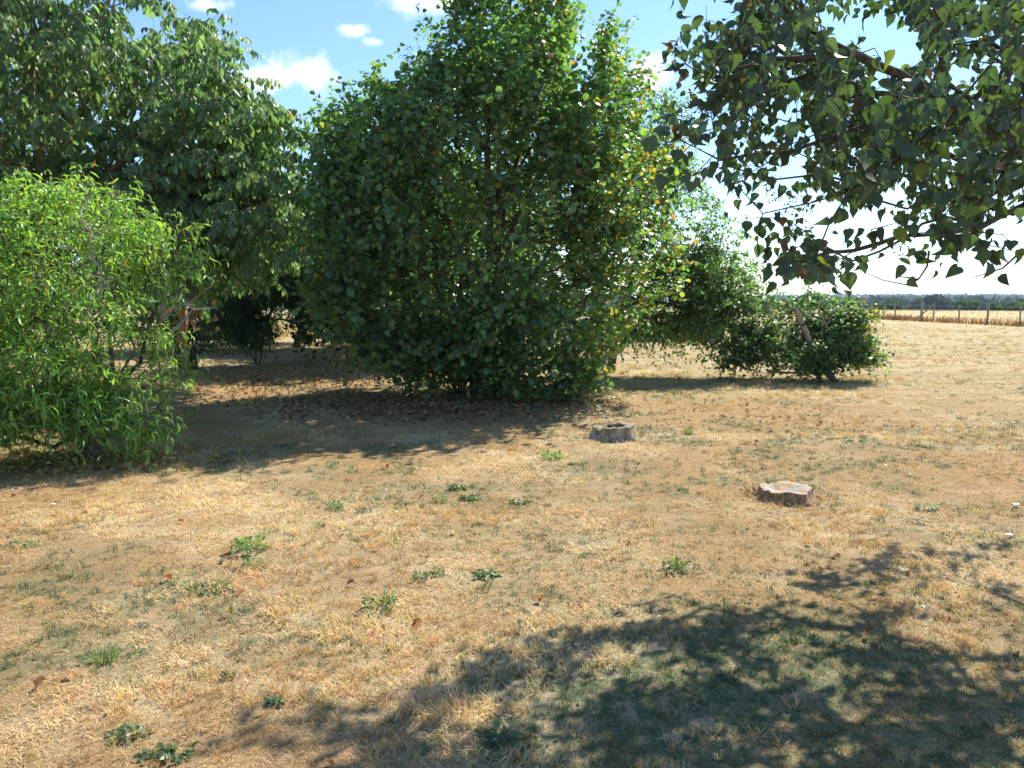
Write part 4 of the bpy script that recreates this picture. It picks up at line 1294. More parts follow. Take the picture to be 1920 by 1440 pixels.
# ------------------------------------------------------------------ stumps
def stump(name, label, px, py, w, h, seed, hollow, bark, topm, flare, notch=None):
    c = np.append(on_ground(px, py)[:2], 0.0)
    c[1] += w * .42
    e = empty(name, c, label, 'tree stump')
    r = np.random.default_rng(seed)
    n = 64
    a = np.arange(n) / n * 6.2832
    lobes_ = sum(A * np.cos(k * a + ph) for k, A, ph in [(2, .07, r.uniform(0, 6)), (3, .05, r.uniform(0, 6)), (5, .05, r.uniform(0, 6)), (9, .018, r.uniform(0, 6)), (14, .01, r.uniform(0, 6))])
    fl = .5 + .5 * np.cos(5 * a + r.uniform(0, 6)) + .4 * np.cos(3 * a + r.uniform(0, 6))
    rt = w / 2 * (.86 + lobes_)
    if notch is not None:
        rt = rt * (1 - .22 * np.exp(-((np.angle(np.exp(1j * (a - notch)))) / .28) ** 2))
    top = h * (1 + .10 * np.cos(a + r.uniform(0, 6)) + .06 * np.cos(4 * a + 1) + .06 * np.cos(6 * a + r.uniform(0, 6)) + .035 * np.cos(11 * a + r.uniform(0, 6)) + .045 * r.normal(0, 1, n))
    rings_ = []
    for t in (-.25, 0, .15, .35, .6, .85, 1.0):
        tt = max(t, 0)
        f = 1 + flare * (1 - tt) ** 2.2 * (1 + .8 * fl)
        rad = rt * f * (1 + r.normal(0, .018, n))
        rings_.append(np.stack([rad * np.cos(a), rad * np.sin(a), top * t], 1))
    V = np.concatenate(rings_)
    k = np.arange(n); k2 = (k + 1) % n
    Q = np.concatenate([np.stack([k, k2, k2 + n, k + n], 1) + i * n for i in range(6)])
    link('bark', mesh_np('bark', V, [Q], bark, None, True), e)
    tr = []
    for q, dz in ((.985, .002), (.93, .006), (.75, .0), (.6, -.004), (.52, -.012 - hollow * .6), (.4, -.02 - hollow), (.0, -.03 - hollow)):
        zz = top * (1 if q > .9 else 0) + (0 if q > .9 else 1) * (top * q + h * (1 - q))
        off = .12 * w * (1 - q)
        tr.append(np.stack([rt * q * np.cos(a) - off * .6, rt * q * np.sin(a) + off, zz + dz + r.normal(0, .0025, n)], 1))
    V = np.concatenate(tr)
    Q = np.concatenate([np.stack([k, k2, k2 + n, k + n], 1) + i * n for i in range(6)])
    link('cut_top', mesh_np('cut_top', V, [Q], topm, None, True), e)
    return e, c


def cut_mat(name, c1, c2, c3, cx=0.0):
    m, nt = new_mat(name)
    t = N(nt, 'ShaderNodeTexCoord')
    w_ = N(nt, 'ShaderNodeTexWave', wave_type='RINGS', rings_direction='Z')
    nt.links.new(t.outputs['Object'], w_.inputs['Vector'])
    w_.inputs['Scale'].default_value = 22
    w_.inputs['Distortion'].default_value = 5
    w_.inputs['Detail'].default_value = 3
    n1 = noise_tex(nt, t.outputs['Object'], 9, 5, .65)
    n2 = noise_tex(nt, t.outputs['Object'], 45, 4, .65)
    c = mixc(nt, w_.outputs['Fac'], (*c1, 1), (*c2, 1))
    c = mixc(nt, smooth(nt, n1, .47, .6), c, (*c3, 1))
    c = mixc(nt, smooth(nt, n2, .58, .75), c, (.07, .05, .035, 1))
    finish(nt, principled(nt, c, .9, .15, bump(nt, n2, .8, .012)))
    return m


stump('tree_stump', 'hollow mossy stump with pale peeling bark, near the big hazel', 1158, 827, .55, .13, 5, .12,
      bark_mat('stump_bark_mossy', (.14, .10, .055), (.46, .38, .27), (.21, .19, .07), 16, .25),
      cut_mat('stump_top_mossy', (.26, .22, .16), (.36, .31, .24), (.16, .13, .06)), .24, -1.75)
stump('tree_stump', 'flat-topped brown stump with grey weathered cut face, on the open lawn', 1492, 945, .50, .075, 23, .0,
      bark_mat('stump_bark_brown', (.19, .115, .06), (.40, .26, .145), (.33, .23, .14), 24, .2),
      cut_mat('stump_top_grey', (.29, .265, .235), (.41, .38, .34), (.42, .28, .14)), .15)

# ------------------------------------------------------------------ wire fence along the field, field grass
fy0 = [36.5, 39.3, 42.4, 44.9, 47.3, 49.7, 50.9, 53.8, 56.8, 60.0, 63.5, 67, 71, 75, 80, 85, 90, 95]
fb = np.array([FX(42), 42, 0.0])
fence = empty('wire_fence', fb, 'timber post and wire fence along the edge of the stubble field', 'fence')
for i, y in enumerate(fy0):
    r = .075 if abs(y - 50.9) < .01 else (.06 if i % 3 == 0 else .045)
    hh = 1.18 + RNG.uniform(-.06, .08) + (.06 if r > .07 else 0)
    ln = RNG.normal(0, .025, 2)
    p0 = np.array([FX(y), y, gz(FX(y), y) - .05]); p1 = p0 + np.array([ln[0], ln[1], hh + .05])
    link('post', tube_mesh('post', [p0, p0 * .5 + p1 * .5, p1], [r, r * .97, r * .93], M['post_fence'], 8, .04, fb), fence)
link('brace', tube_mesh('brace', [np.array([FX(49.7) - .02, 49.7, 1.12]), np.array([FX(51.6) - .05, 51.6, .02])], [.05, .05], M['post_fence'], 7, .04, fb), fence)
for hz in (.35, .7, 1.05):
    pts = [np.array([FX(y) - .08, y, hz + gz(FX(y), y)]) for y in fy0]
    link('wire', tube_mesh('wire', pts, [.006] * len(pts), M['wire'], 4, 0, fb), fence)


def straw_field(name, label, xs, ys, hmin, hmax, col, seed, w=.012):
    r = np.random.default_rng(seed)
    n = len(xs)
    L = r.uniform(hmin, hmax, n)
    az = r.uniform(0, 6.283, n); ln = r.uniform(.05, .5, n)
    D = np.stack([np.cos(az) * np.sin(ln), np.sin(az) * np.sin(ln), np.cos(ln)], 1)
    B = np.stack([xs, ys, gz(xs, ys) - .02], 1)
    s = np.stack([r.normal(0, 1, n), r.normal(0, .5, n), np.zeros(n)], 1); s = norm(s) * (w * r.uniform(.6, 1.4, n))[:, None]
    Mi = B + D * L[:, None] * .55
    E = B + D * L[:, None] + np.stack([np.cos(az) * .15 * L, np.sin(az) * .15 * L, -.05 * L], 1)
    V = np.stack([B - s, B + s, Mi + s * .8, Mi - s * .8, E], 1).reshape(-1, 3)
    o = (np.arange(n) * 5)[:, None]
    T = o + np.array([[3, 2, 4]]); Q = o + np.array([[0, 1, 2, 3]])
    C = np.repeat(np.asarray(col)[None] * r.uniform(.65, 1.25, (n, 1)), 5, 0)
    ob = link(name, mesh_np(name, V, [T, Q], M['grass_real'], C))
    return tag(ob, label, 'grass', None, 'stuff')


n = 9000
ys = RNG.uniform(36, 97, n); dens = fbm(ys * .35, ys * 0 + 3, 5, 3)
xs = FX(ys) + RNG.normal(0, .28, n)
kp = RNG.uniform(0, 1, n) < .35 + .9 * sstep(.4, .6, dens)
xs, ys = xs[kp], ys[kp]
hs = .25 + .45 * sstep(.42, .65, fbm(ys * .35, ys * 0 + 3, 5, 3))
straw_field('rough_grass', 'rust-brown uncut grass growing along the foot of the wire fence', xs, ys, .18, .55, (.30, .17, .075), 3, .02)
n = 16000
ys = RNG.uniform(36, 103, n); xs = FX(ys) + .3 + RNG.uniform(0, 1, n) ** 1.4 * 55
straw_field('field_grass', 'golden standing straw in the field beyond the wire fence', xs, ys, .06, .2, (.56, .44, .25), 4, .022)
n = 6000
ys = RNG.uniform(30, 60, n); xs = RNG.uniform(-16, -4, n)
straw_field('tall_dry_grass', 'tall sunlit dry grass glimpsed under the dark trees', xs, ys, .3, .6, (.60, .47, .25), 5, .02)

# ------------------------------------------------------------------ raised bed with green crop
bx0, bx1 = at(1115, 640, 27.5)[0], at(1366, 640, 27.5)[0]
bed = empty('raised_bed', (bx0, 27.5, 0), 'low timber-edged vegetable bed beyond the plum tree', 'garden bed')
seg = 3
for i in range(seg):
    a = (bx1 - bx0) / seg * i; b = (bx1 - bx0) / seg * (i + 1) - .015
    link('edge_board', box_mesh('edge_board', (a, -.03, -.03), (b, .03, .11 + .012 * (i % 2)), M['bed_timber']), bed)
for sx in (0, bx1 - bx0 - .06):
    link('edge_board', box_mesh('edge_board', (sx, .035, -.03), (sx + .06, 2.0, .10), M['bed_timber']), bed)
link('soil', box_mesh('soil', (.07, .035, -.03), (bx1 - bx0 - .07, 1.95, .07), M['post_dark']), bed)
nb = 5200
P = np.stack([RNG.uniform(bx0 + .1, bx1 - .1, nb), 27.5 + RNG.uniform(.1, 1.9, nb), RNG.uniform(.08, .85, nb) * (.6 + .4 * RNG.uniform(0, 1, nb))], 1)
P[:, 2] *= .55 + .75 * vnoise(P[:, 0] * 1.2, P[:, 1], 3)
X, Y, Z = basis(RNG.normal(0, 1, (nb, 3)), np.array([0, 0, 1.]) + RNG.normal(0, .5, (nb, 3)))
V, F, C = cat_arrays([cloud_arrays(T_IVY[0], P, X, Y, Z, RNG.uniform(.08, .16, nb), palette((.06, .13, .05), 8)[RNG.integers(0, 8, nb)])])
tag(link('crop_leaves', mesh_np('crop_leaves', V, F, M['leaf'], C, True)), 'leafy green vegetables filling the timber-edged bed', 'vegetables', None, 'stuff')


# ------------------------------------------------------------------ far trees, hedge, buildings
def far_tree(px, ytop, wpx, d, label, col, name='field_tree', cat='tree', ncl=900, group='trees beyond the stubble field', squash=.8):
    x = (px - 960) / FPX * d
    zt = at(px, ytop, d)[2]
    zb = float(gz(x, d))
    w = 1.3 * wpx / FPX * d
    H = zt - zb
    base = np.array([x, d, zb])
    e = empty(name, base, label, cat, group)
    th = H * .35
    link('trunk', tube_mesh('trunk', [(0, 0, -.2), (0, 0, th * .5), (.1, 0, th + H * .2)], [w * .05, w * .04, w * .02], M['bark'], 7), e)
    cz = zb + H * .58
    C = []; nl = 9
    for k in range(nl):
        a = RNG.uniform(0, 6.283)
        C.append((x + math.cos(a) * w * .27 * RNG.uniform(.3, 1), d + math.sin(a) * w * .27, cz + RNG.uniform(-.22, .2) * H))
    lobes_ = [(c_, (w * .27, w * .27, min(H * .27, w * .3))) for c_ in C] + [((x, d, cz), (w * .33, w * .33, H * .40))]
    P = sample_lobes(lobes_, ncl, None, .75, .1, zb + .1 * H)
    P[:, 2] = np.minimum(P[:, 2], zt)
    s = w * .055
    nrm = norm(P - np.array([x, d, cz])) + RNG.normal(0, .5, P.shape)
    X, Y, Z = basis(RNG.normal(0, 1, P.shape), nrm)
    pal = palette(col, 6, .3, .1)
    V, F, Cc = cat_arrays([cloud_arrays(T_IVY[0], P - base, X, Y, Z, RNG.uniform(.7, 1.5, len(P)) * s * 1.7, pal[RNG.integers(0, 6, len(P))])])
    o = link('crown', mesh_np('crown', V, F, M['leaf_far'], Cc), e)
    return e


far_tree(1752, 550, 46, 360, 'broad dark oak rising above the hedge, largest tree on the skyline', (.04, .06, .03), 'oak_tree', ncl=1500)
far_tree(1716, 558, 30, 335, 'rounded olive tree touching the left side of the skyline oak', (.075, .085, .04))
far_tree(1663, 557, 16, 400, 'small dark round tree standing alone on the skyline, left of the oak', (.045, .075, .04))
far_tree(1685, 556, 8, 520, 'narrow upright tree on the skyline between the small round tree and the oak', (.05, .08, .045), squash=1)
far_tree(1806, 561, 26, 330, 'low dark tree beyond the hedge, right of the oak', (.045, .08, .035))
far_tree(1838, 566, 30, 420, 'pale low tree behind the hedge, further right of the oak', (.07, .095, .045))
far_tree(1906, 559, 44, 190, 'bushy tree in front of the white gable at the right edge', (.06, .085, .035))
far_tree(1635, 566, 20, 380, 'low tree just above the ivy thicket on the skyline', (.05, .08, .04))
far_tree(1872, 563, 24, 380, 'small round tree left of the bushy tree by the white gable', (.06, .09, .045))
far_tree(2010, 556, 60, 230, 'large tree beyond the white gable, outside right', (.05, .08, .035))

hb2 = np.array([96.0, 150.0, float(gz(96, 150))])
hedge = empty('field_hedge', hb2, 'long green hedge at the far side of the stubble field', 'hedge')
nh = 9000
t = RNG.uniform(0, 1, nh)
P = np.stack([35 + 110 * t, 165 - 30 * t + RNG.normal(0, .7, nh), np.zeros(nh)], 1)
top = .35 + 2.4 * (fbm(t * 14, t * 0, 3, 4) - .5) - .35 * t
kp = fbm(t * 22, t * 0 + 4, 13, 2) > .40
P, top, t = P[kp], top[kp], t[kp]; nh = len(P)
zb = gz(P[:, 0], P[:, 1])
P[:, 2] = zb + (top - zb) * RNG.uniform(0, 1, nh) ** .6
X, Y, Z = basis(RNG.normal(0, 1, (nh, 3)), np.array([-.2, -.6, .8]) + RNG.normal(0, .6, (nh, 3)))
V, F, C = cat_arrays([cloud_arrays(T_IVY[0], P - hb2, X, Y, Z, RNG.uniform(.45, .9, nh), palette((.06, .105, .04), 8, .35)[RNG.integers(0, 8, nh)])])
o = link('foliage', mesh_np('foliage', V, F, M['leaf_far'], C), hedge)
o['kind'] = 'stuff'

# far woods and hedgerows over the plain and hills
nw = 5200
r = 480 + 3000 * RNG.uniform(0, 1, nw) ** .8
az = RNG.uniform(-.2, .78, nw)
keep = fbm(r / 160., az * 9, 21, 3) > .50
r, az = r[keep], az[keep]
x = r * np.sin(az); y = r * np.cos(az)
Pw = np.stack([x, y, gz(x, y)], 1)
parts = []
for k in range(len(Pw)):
    hgt = RNG.uniform(5, 11); wd = RNG.uniform(5, 12)
    q = norm(RNG.normal(0, 1, (26, 3))) * np.array([wd, wd, hgt * .5]) + np.array([0, 0, hgt * .5])
    parts.append(Pw[k] + q)
PW = np.concatenate(parts)
X, Y, Z = basis(RNG.normal(0, 1, PW.shape), np.array([0, -.4, .8]) + RNG.normal(0, .5, PW.shape))
V, F, C = cat_arrays([cloud_arrays(T_PLUM[0], PW, X, Y, Z, RNG.uniform(5, 9, len(PW)), palette((.045, .072, .035), 8, .3)[RNG.integers(0, 8, len(PW))])])
tag(link('distant_woods', mesh_np('distant_woods', V, F, M['leaf_far'], C)), 'blue hazy woods and hedgerows on the far plain', 'woodland', None, 'stuff')


def house(name, label, x0, y, w, depth, zb, eave, ridge, wallm, roofm, ang=0):
    e = empty(name, (x0, y, zb), label, 'building')
    e.rotation_euler[2] = ang
    V = np.array([(0, 0, -1), (w, 0, -1), (w, 0, eave), (w / 2, 0, ridge), (0, 0, eave), (0, depth, -1), (w, depth, -1), (w, depth, eave), (w / 2, depth, ridge), (0, depth, eave)], float)
    link('wall', mesh_np('wall', V, [np.array([(0, 1, 2, 3, 4), (6, 5, 9, 8, 7)]), np.array([(0, 4, 9, 5), (1, 6, 7, 2)])], wallm), e)
    ov = .3; tk = .18
    for s in (0, 1):
        xe = -ov if s == 0 else w + ov
        k = (ridge - eave) / (w / 2)
        ze = eave - k * ov
        a = np.array([(xe, -ov, ze + .02), (w / 2, -ov, ridge + .02), (w / 2, depth + ov, ridge + .02), (xe, depth + ov, ze + .02)])
        b = a + np.array([0, 0, tk])
        Vr = np.concatenate([a, b])
        link('roof', mesh_np('roof', Vr, [np.array([(0, 1, 2, 3), (7, 6, 5, 4), (0, 4, 5, 1), (1, 5, 6, 2), (2, 6, 7, 3), (3, 7, 4, 0)])], roofm), e)
    return e


hx = (1914.5 - 960) / FPX * 150
house('white_house', 'white-walled house with a dark gable roof cut off by the right edge', hx, 150, 9, 12, float(gz(hx, 150)), 4.4, 7.4, M['wall_white'], M['roof_dark'], math.radians(-33.5))
x_ = (1262 - 960) / FPX * 130
house('pale_barn', 'pale pinkish barn roof showing through the plum leaves', x_, 130, 5.2, 9, float(gz(x_, 130)), 1.6, 4.6, M['wall_white'], M['roof_pink'])

# ------------------------------------------------------------------ teal netting under the peach
nbse = np.append(at(22, 800, 8.4)[:2], 0)
nu, nv = 22, 6
Vn = []
for i in range(nu):
    for j in range(nv):
        u = i / (nu - 1); v = j / (nv - 1)
        Vn.append((-.35 + .75 * u, .1 * math.sin(u * 9) + .12 * v, .23 + .12 * u - .16 * v * v + .035 * math.sin(u * 23 + v * 5) + RNG.normal(0, .012)))
Vn = np.array(Vn)
segs = [(i * nv + j, i * nv + j + 1) for i in range(nu) for j in range(nv - 1)] + [(i * nv + j, (i + 1) * nv + j) for i in range(nu - 1) for j in range(nv)]
A = Vn[[s[0] for s in segs]]; B = Vn[[s[1] for s in segs]]; Dn = norm(B - A)
V, F, C = cat_arrays([frustums(A, B, Dn, Dn, np.full(len(A), .009), np.full(len(A), .009), 4)])
net = empty('garden_net', nbse, 'crumpled teal netting on thin canes under the peach tree', 'netting')
link('mesh_sheet', mesh_np('mesh_sheet', V, F, M['net_teal'], None), net)
for u in (-.3, .02, .36):
    link('cane', tube_mesh('cane', [(u, .06, -.03), (u + .01, .06, .34)], [.008, .007], M['post_dark'], 5), net)

# ------------------------------------------------------------------ weeds standing out on the lawn
def weed(px, py, wpx, kind, label, col=(.07, .125, .05)):
    g = on_ground(px, py)
    d = g[1]
    R = wpx / FPX * d / 2
    base = np.array([g[0], d, float(gz(g[0], d))])
    parts = []
    pal = palette(col, 6, .3, .12)
    if kind == 'rosette':
        n = 70
        a = RNG.uniform(0, 6.283, n); q = R * RNG.uniform(0, 1, n) ** .6 * RNG.uniform(.5, 1, n)
        P = np.stack([q * np.cos(a), q * np.sin(a) * .7, RNG.uniform(.004, .03, n)], 1)
        Y = np.stack([np.cos(a), np.sin(a), RNG.uniform(-.1, .35, n)], 1) + RNG.normal(0, .3, (n, 3))
        Z = np.array([0, 0, 1.]) + RNG.normal(0, .3, (n, 3)); S = RNG.uniform(.28, .55, n) * min(R, .075)
        tm = T_WEED
    elif kind == 'clover':
        n = 85
        a = RNG.uniform(0, 6.283, n); q = R * np.sqrt(RNG.uniform(0, 1, n))
        P = np.stack([q * np.cos(a), q * np.sin(a) * .75, .006 + .028 * (1 - (q / R) ** 2) * RNG.uniform(.2, 1, n)], 1)
        Y = RNG.normal(0, 1, (n, 3)) * np.array([1, 1, .4]); Z = np.array([0, 0, 1.]) + RNG.normal(0, .45, (n, 3)); S = RNG.uniform(.016, .03, n)
        tm = T_WEED
    elif kind == 'upright':
        n = 110
        a = RNG.uniform(0, 6.283, n); q = R * np.sqrt(RNG.uniform(0, 1, n)); hh = RNG.uniform(.005, min(.07, R * .9), n)
        P = np.stack([q * np.cos(a), q * np.sin(a), hh], 1)
        Y = np.stack([np.cos(a), np.sin(a), .5 + 0 * a], 1) + RNG.normal(0, .5, (n, 3)); Z = np.array([0, 0, 1.]) + RNG.normal(0, .6, (n, 3)); S = RNG.uniform(.7, 1.3, n) * np.clip(R * .42, .012, .04)
        tm = T_WALNUT
    else:   # grass tuft
        n = 150
        a = RNG.uniform(0, 6.283, n); q = R * .5 * np.sqrt(RNG.uniform(0, 1, n))
        P = np.stack([q * np.cos(a), q * np.sin(a), -.005 + 0 * a], 1)
        Y = np.stack([np.cos(a) * .7, np.sin(a) * .7, RNG.uniform(.5, 1.6, n)], 1) + RNG.normal(0, .25, (n, 3)); Z = RNG.normal(0, 1, (n, 3)); S = RNG.uniform(.4, 1.0, n) * min(.10, R * 1.4)
        tm = [leaf_template([.022, .025, .015, 0], .3, b, 0, 0, 1) for b in (.7, 1.3)]
    X, Y, Z = basis(Y, Z)
    ti = RNG.integers(0, len(tm), len(P)); C = pal[RNG.integers(0, 6, len(P))]
    for k in range(len(tm)):
        m = ti == k
        parts.append(cloud_arrays(tm[k], P[m], X[m], Y[m], Z[m], S[m], C[m]))
    V, F, C = cat_arrays(parts)
    nm = {'rosette': 'lawn_weed', 'clover': 'clover_clump', 'upright': 'lawn_weed', 'tuft': 'grass_tuft'}[kind]
    ob = link(nm, mesh_np(nm, V, F, M['leaf'], C, True), None, base)
    return tag(ob, label, {'clover_clump': 'clover', 'grass_tuft': 'grass tuft'}.get(nm, 'weed'), 'weeds growing in the dry lawn')


GG = (.16, .23, .14); LG = (.13, .22, .07); DG = (.125, .20, .095)
weed(35, 1024, 74, 'clover', 'grey-green clover clump at the left edge of the lawn', GG)
weed(467, 1035, 64, 'upright', 'green weed with large rust-brown dead leaves at its left side', LG)
weed(475, 1066, 34, 'upright', 'small bright weed just below the weed with the rust-brown leaves', LG)
weed(385, 1110, 120, 'rosette', 'widest flat weed, dark green leaves spread over the left lawn', DG)
weed(197, 1240, 70, 'tuft', 'tall blue-green grass tuft on the left foreground lawn', (.17, .215, .12))
weed(238, 1380, 90, 'clover', 'pale spreading clover left of the dark weed at the bottom edge', GG)
weed(318, 1418, 110, 'rosette', 'dark jagged weed at the bottom edge, left of the tree shadow', DG)
weed(713, 1142, 58, 'upright', 'bushy yellow-green weed alone in the middle of the front lawn', (.12, .17, .05))
weed(912, 1080, 62, 'rosette', 'dark flat rosette alone in the middle of the lawn', DG)
weed(858, 917, 40, 'rosette', 'flat weed at the top left of the row of three', (.07, .15, .05))
weed(880, 937, 52, 'rosette', 'flat weed in the middle of the row of three', (.07, .15, .05))
weed(975, 946, 66, 'rosette', 'broad flat weed at the right of the row of three', (.07, .15, .05))
weed(826, 943, 26, 'upright', 'tiny weed left of the row of three flat weeds', LG)
weed(1036, 860, 36, 'upright', 'small green weed in front of the hollow mossy stump, to its left', LG)
weed(938, 1388, 92, 'rosette', 'broad-leaved weed in the tree shadow at the bottom', DG)
weed(1735, 956, 56, 'rosette', 'bright green weed right of the flat-topped stump', (.09, .18, .04))
weed(430, 1277, 26, 'upright', 'tiny dark weed above the pale spreading clover', DG)
weed(515, 1325, 40, 'clover', 'small clover patch at the left rim of the tree shadow', GG)
weed(1268, 1068, 44, 'upright', 'pale weed above the rim of the tree shadow', (.12, .16, .06))
weed(630, 957, 26, 'upright', 'tiny green weed between the peach tree and the row of three', LG)
weed(600, 991, 26, 'rosette', 'tiny flat weed in the bare left middle of the lawn', LG)
weed(1521, 914, 14, 'upright', 'tiny bright green sprout at the back rim of the flat-topped stump', (.09, .18, .04))
weed(1290, 815, 24, 'tuft', 'small grass tuft right of the hollow mossy stump', (.16, .20, .07))
weed(1520, 778, 60, 'rosette', 'long bright weed between the stumps and the ivy thicket', (.10, .19, .05))
weed(790, 1085, 30, 'upright', 'small dark weed left of the lone dark rosette', DG)
weed(820, 1075, 26, 'upright', 'small dark weed touching the left of the lone dark rosette', DG)
weed(1452, 942, 16, 'tuft', 'dry sprig at the left foot of the flat-topped stump', (.30, .25, .10))

nw_ = 60000
xw = RNG.uniform(-9, 9, nw_); yw = RNG.uniform(2, 14, nw_)
gw_ = green_mask(xw, yw) * sstep(.5, .62, fbm(xw * 7, yw * 7, 55, 2))
kp = (RNG.uniform(0, 1, nw_) < gw_ * .5) & (np.abs(xw) < .7 * yw + .4)
xw, yw = xw[kp], yw[kp]
nw_ = len(xw)
X, Y, Z = basis(RNG.normal(0, 1, (nw_, 3)) * np.array([1, 1, .3]) + np.array([0, 0, .2]), np.array([0, 0, 1.]) + RNG.normal(0, .4, (nw_, 3)))
pw_ = palette((.12, .19, .09), 8, .35, .15)
V, F, C = cat_arrays([cloud_arrays(T_WEED[0], np.stack([xw, yw, gz(xw, yw) + RNG.uniform(.004, .02, nw_)], 1), X, Y, Z, RNG.uniform(.014, .034, nw_), pw_[RNG.integers(0, 8, nw_)])])
tag(link('ground_cover', mesh_np('ground_cover', V, F, M['leaf'], C, True)), 'tiny green weed leaves creeping through the dry grass', 'ground cover', None, 'stuff')

# ------------------------------------------------------------------ fallen leaves, twigs, scraps
DEADC = np.array([(.34, .15, .06), (.42, .22, .09), (.25, .12, .06), (.52, .36, .15), (.46, .40, .14)])
dcache = {}


def dead_leaf(px, py, size, ci, label, group='dead leaves scattered on the lawn', k=None):
    g = on_ground(px, py)
    k = random.randrange(4) if k is None else k
    if (k, ci) not in dcache:
        tv, tt, tq = T_DEAD[k]
        dcache[(k, ci)] = mesh_np('fallen_leaf', tv - np.array([0, .5, 0]), [tt, tq], M['dead_leaf'], np.repeat(DEADC[ci][None], len(tv), 0), True)
    s = size / FPX * g[1]
    ob = link('fallen_leaf', dcache[(k, ci)], None, (g[0], g[1], float(gz(g[0], g[1])) + .012 + .22 * s))
    ob.scale = (s, s, s)
    ob.rotation_euler = (random.uniform(-.5, .5), random.uniform(-.5, .5), random.uniform(0, 6.28))
    return tag(ob, label, 'leaf', group)


dead_leaf(428, 1040, 30, 0, 'largest rust-brown dead leaf, left of the green weed')
dead_leaf(436, 1056, 20, 1, 'orange dead leaf just below the largest rust-brown one')
dead_leaf(418, 1056, 16, 2, 'dark brown dead leaf beside the largest rust-brown one')
dead_leaf(316, 1090, 22, 0, 'curled dead leaf at the upper left of the widest flat weed')
dead_leaf(448, 1118, 24, 0, 'brown dead leaf at the right tip of the widest flat weed')
dead_leaf(430, 1157, 26, 4, 'folded yellowish leaf standing below the widest flat weed', k=2)
dead_leaf(530, 1180, 24, 3, 'pale tan dead leaf on the front lawn, right of the widest flat weed')
dead_leaf(132, 1277, 24, 1, 'orange-brown leaf below the tall grass tuft')
dead_leaf(70, 1296, 40, 1, 'long tan leaf lying flat near the left bottom edge', k=0)
dead_leaf(780, 1172, 28, 0, 'curled rust leaf right of the bushy yellow-green weed')
dead_leaf(656, 1098, 22, 0, 'rust-brown leaf above the bushy yellow-green weed')
dead_leaf(1014, 1130, 20, 1, 'orange leaf below the lone dark rosette')
dead_leaf(853, 1001, 20, 4, 'green-yellow leaf in the middle of the lawn')
dead_leaf(1516, 1018, 20, 3, 'grey-tan leaf in front of the flat-topped stump')
dead_leaf(1567, 1042, 22, 2, 'dark curled leaf right of the grey-tan leaf')
dead_leaf(1700, 1073, 24, 2, 'dark leaf at the upper rim of the tree shadow on the right')
dead_leaf(1626, 1196, 24, 2, 'brown leaf inside the tree shadow, right of middle')
dead_leaf(1900, 1230, 26, 2, 'dark brown leaf in the tree shadow at the right edge')
dead_leaf(1875, 1305, 30, 3, 'tan leaf in the tree shadow at the lower right')
dead_leaf(1475, 1342, 22, 4, 'pale green leaf in the tree shadow near the bottom')
dead_leaf(1340, 1372, 34, 3, 'pale long leaf at the bottom of the tree shadow')
dead_leaf(970, 1432, 30, 1, 'orange leaf at the very bottom edge of the picture')
dead_leaf(620, 1435, 30, 1, 'brown leaf at the bottom edge left of the orange one')
dead_leaf(1272, 715, 14, 0, 'red-brown leaf on the grass beneath the plum twigs')
dead_leaf(492, 855, 20, 0, 'brown leaf in the hazel shadow')
dead_leaf(240, 880, 26, 4, 'long yellow leaf in front of the peach tree foot')
dead_leaf(318, 888, 24, 4, 'yellow curled leaf right of the long yellow one')
LSEEN = {}
LANDMARKS = [(1152, 810, 'the hollow mossy stump'), (1477, 930, 'the flat-topped stump'), (912, 1080, 'the lone dark rosette'), (713, 1142, 'the bushy yellow-green weed'),
             (880, 937, 'the row of three flat weeds'), (197, 1240, 'the tall grass tuft'), (385, 1110, 'the widest flat weed'), (35, 1024, 'the grey-green clover'),
             (1700, 1073, 'the tree shadow rim'), (1500, 700, 'the ivy thicket'), (600, 880, 'the hazel shadow tip'), (1500, 1200, 'the brightest gap in the tree shadow'),
             (165, 860, 'the peach tree foot'), (630, 957, 'the tiny weed of the left lawn'), (938, 1388, 'the broad-leaved weed in shadow')]
for (a, b) in [(665, 935), (685, 930), (700, 945), (790, 935), (905, 915), (640, 1010), (560, 1240), (610, 860), (90, 1065), (105, 970), (195, 975), (160, 968), (560, 930), (470, 900), (725, 880), (800, 1050), (1150, 1050),
               (1060, 905), (1200, 870), (1230, 835), (1300, 770), (1350, 782), (1400, 760), (1250, 760), (1330, 850), (1450, 790), (1480, 785), (1540, 1068), (1660, 1010), (1620, 1180), (1570, 1210), (1480, 1200), (1410, 1120),
               (1385, 1130), (1420, 1140), (1890, 1150), (1900, 1170), (1700, 1160), (1780, 1160), (340, 985), (395, 960), (20, 960), (30, 930), (80, 920), (1130, 1000), (1180, 1020), (905, 1220), (1000, 1210), (860, 1250)]:
    c_ = random.choice([0, 0, 1, 2, 3]); s_ = random.uniform(9, 15)
    lm = min(LANDMARKS, key=lambda q: (q[0] - a) ** 2 + 3 * (q[1] - b) ** 2)
    dx, dy = a - lm[0], b - lm[1]
    side = ('right of ' if dx > 0 else 'left of ') if abs(dx) > 1.6 * abs(dy) else ('in front of ' if dy > 0 else 'behind ')
    far_ = 'close ' if math.hypot(dx, dy) < 60 else 'a bit ' if math.hypot(dx, dy) < 120 else 'well '
    ob_ = dead_leaf(a, b, s_, c_, ['rust-brown', 'orange-brown', 'dark brown', 'pale tan'][c_] + ' dead leaf lying ' + far_ + side + lm[2])
    if ob_['label'] in LSEEN:
        o1, s1 = LSEEN[ob_['label']]
        base_ = ob_['label']
        big, sml = (ob_, o1) if s_ > s1 else (o1, ob_)
        big.scale = big.scale * 1.25; sml.scale = sml.scale * .85
        big['label'] = 'larger ' + base_; sml['label'] = 'smaller ' + base_
    else:
        LSEEN[ob_['label']] = (ob_, s_)


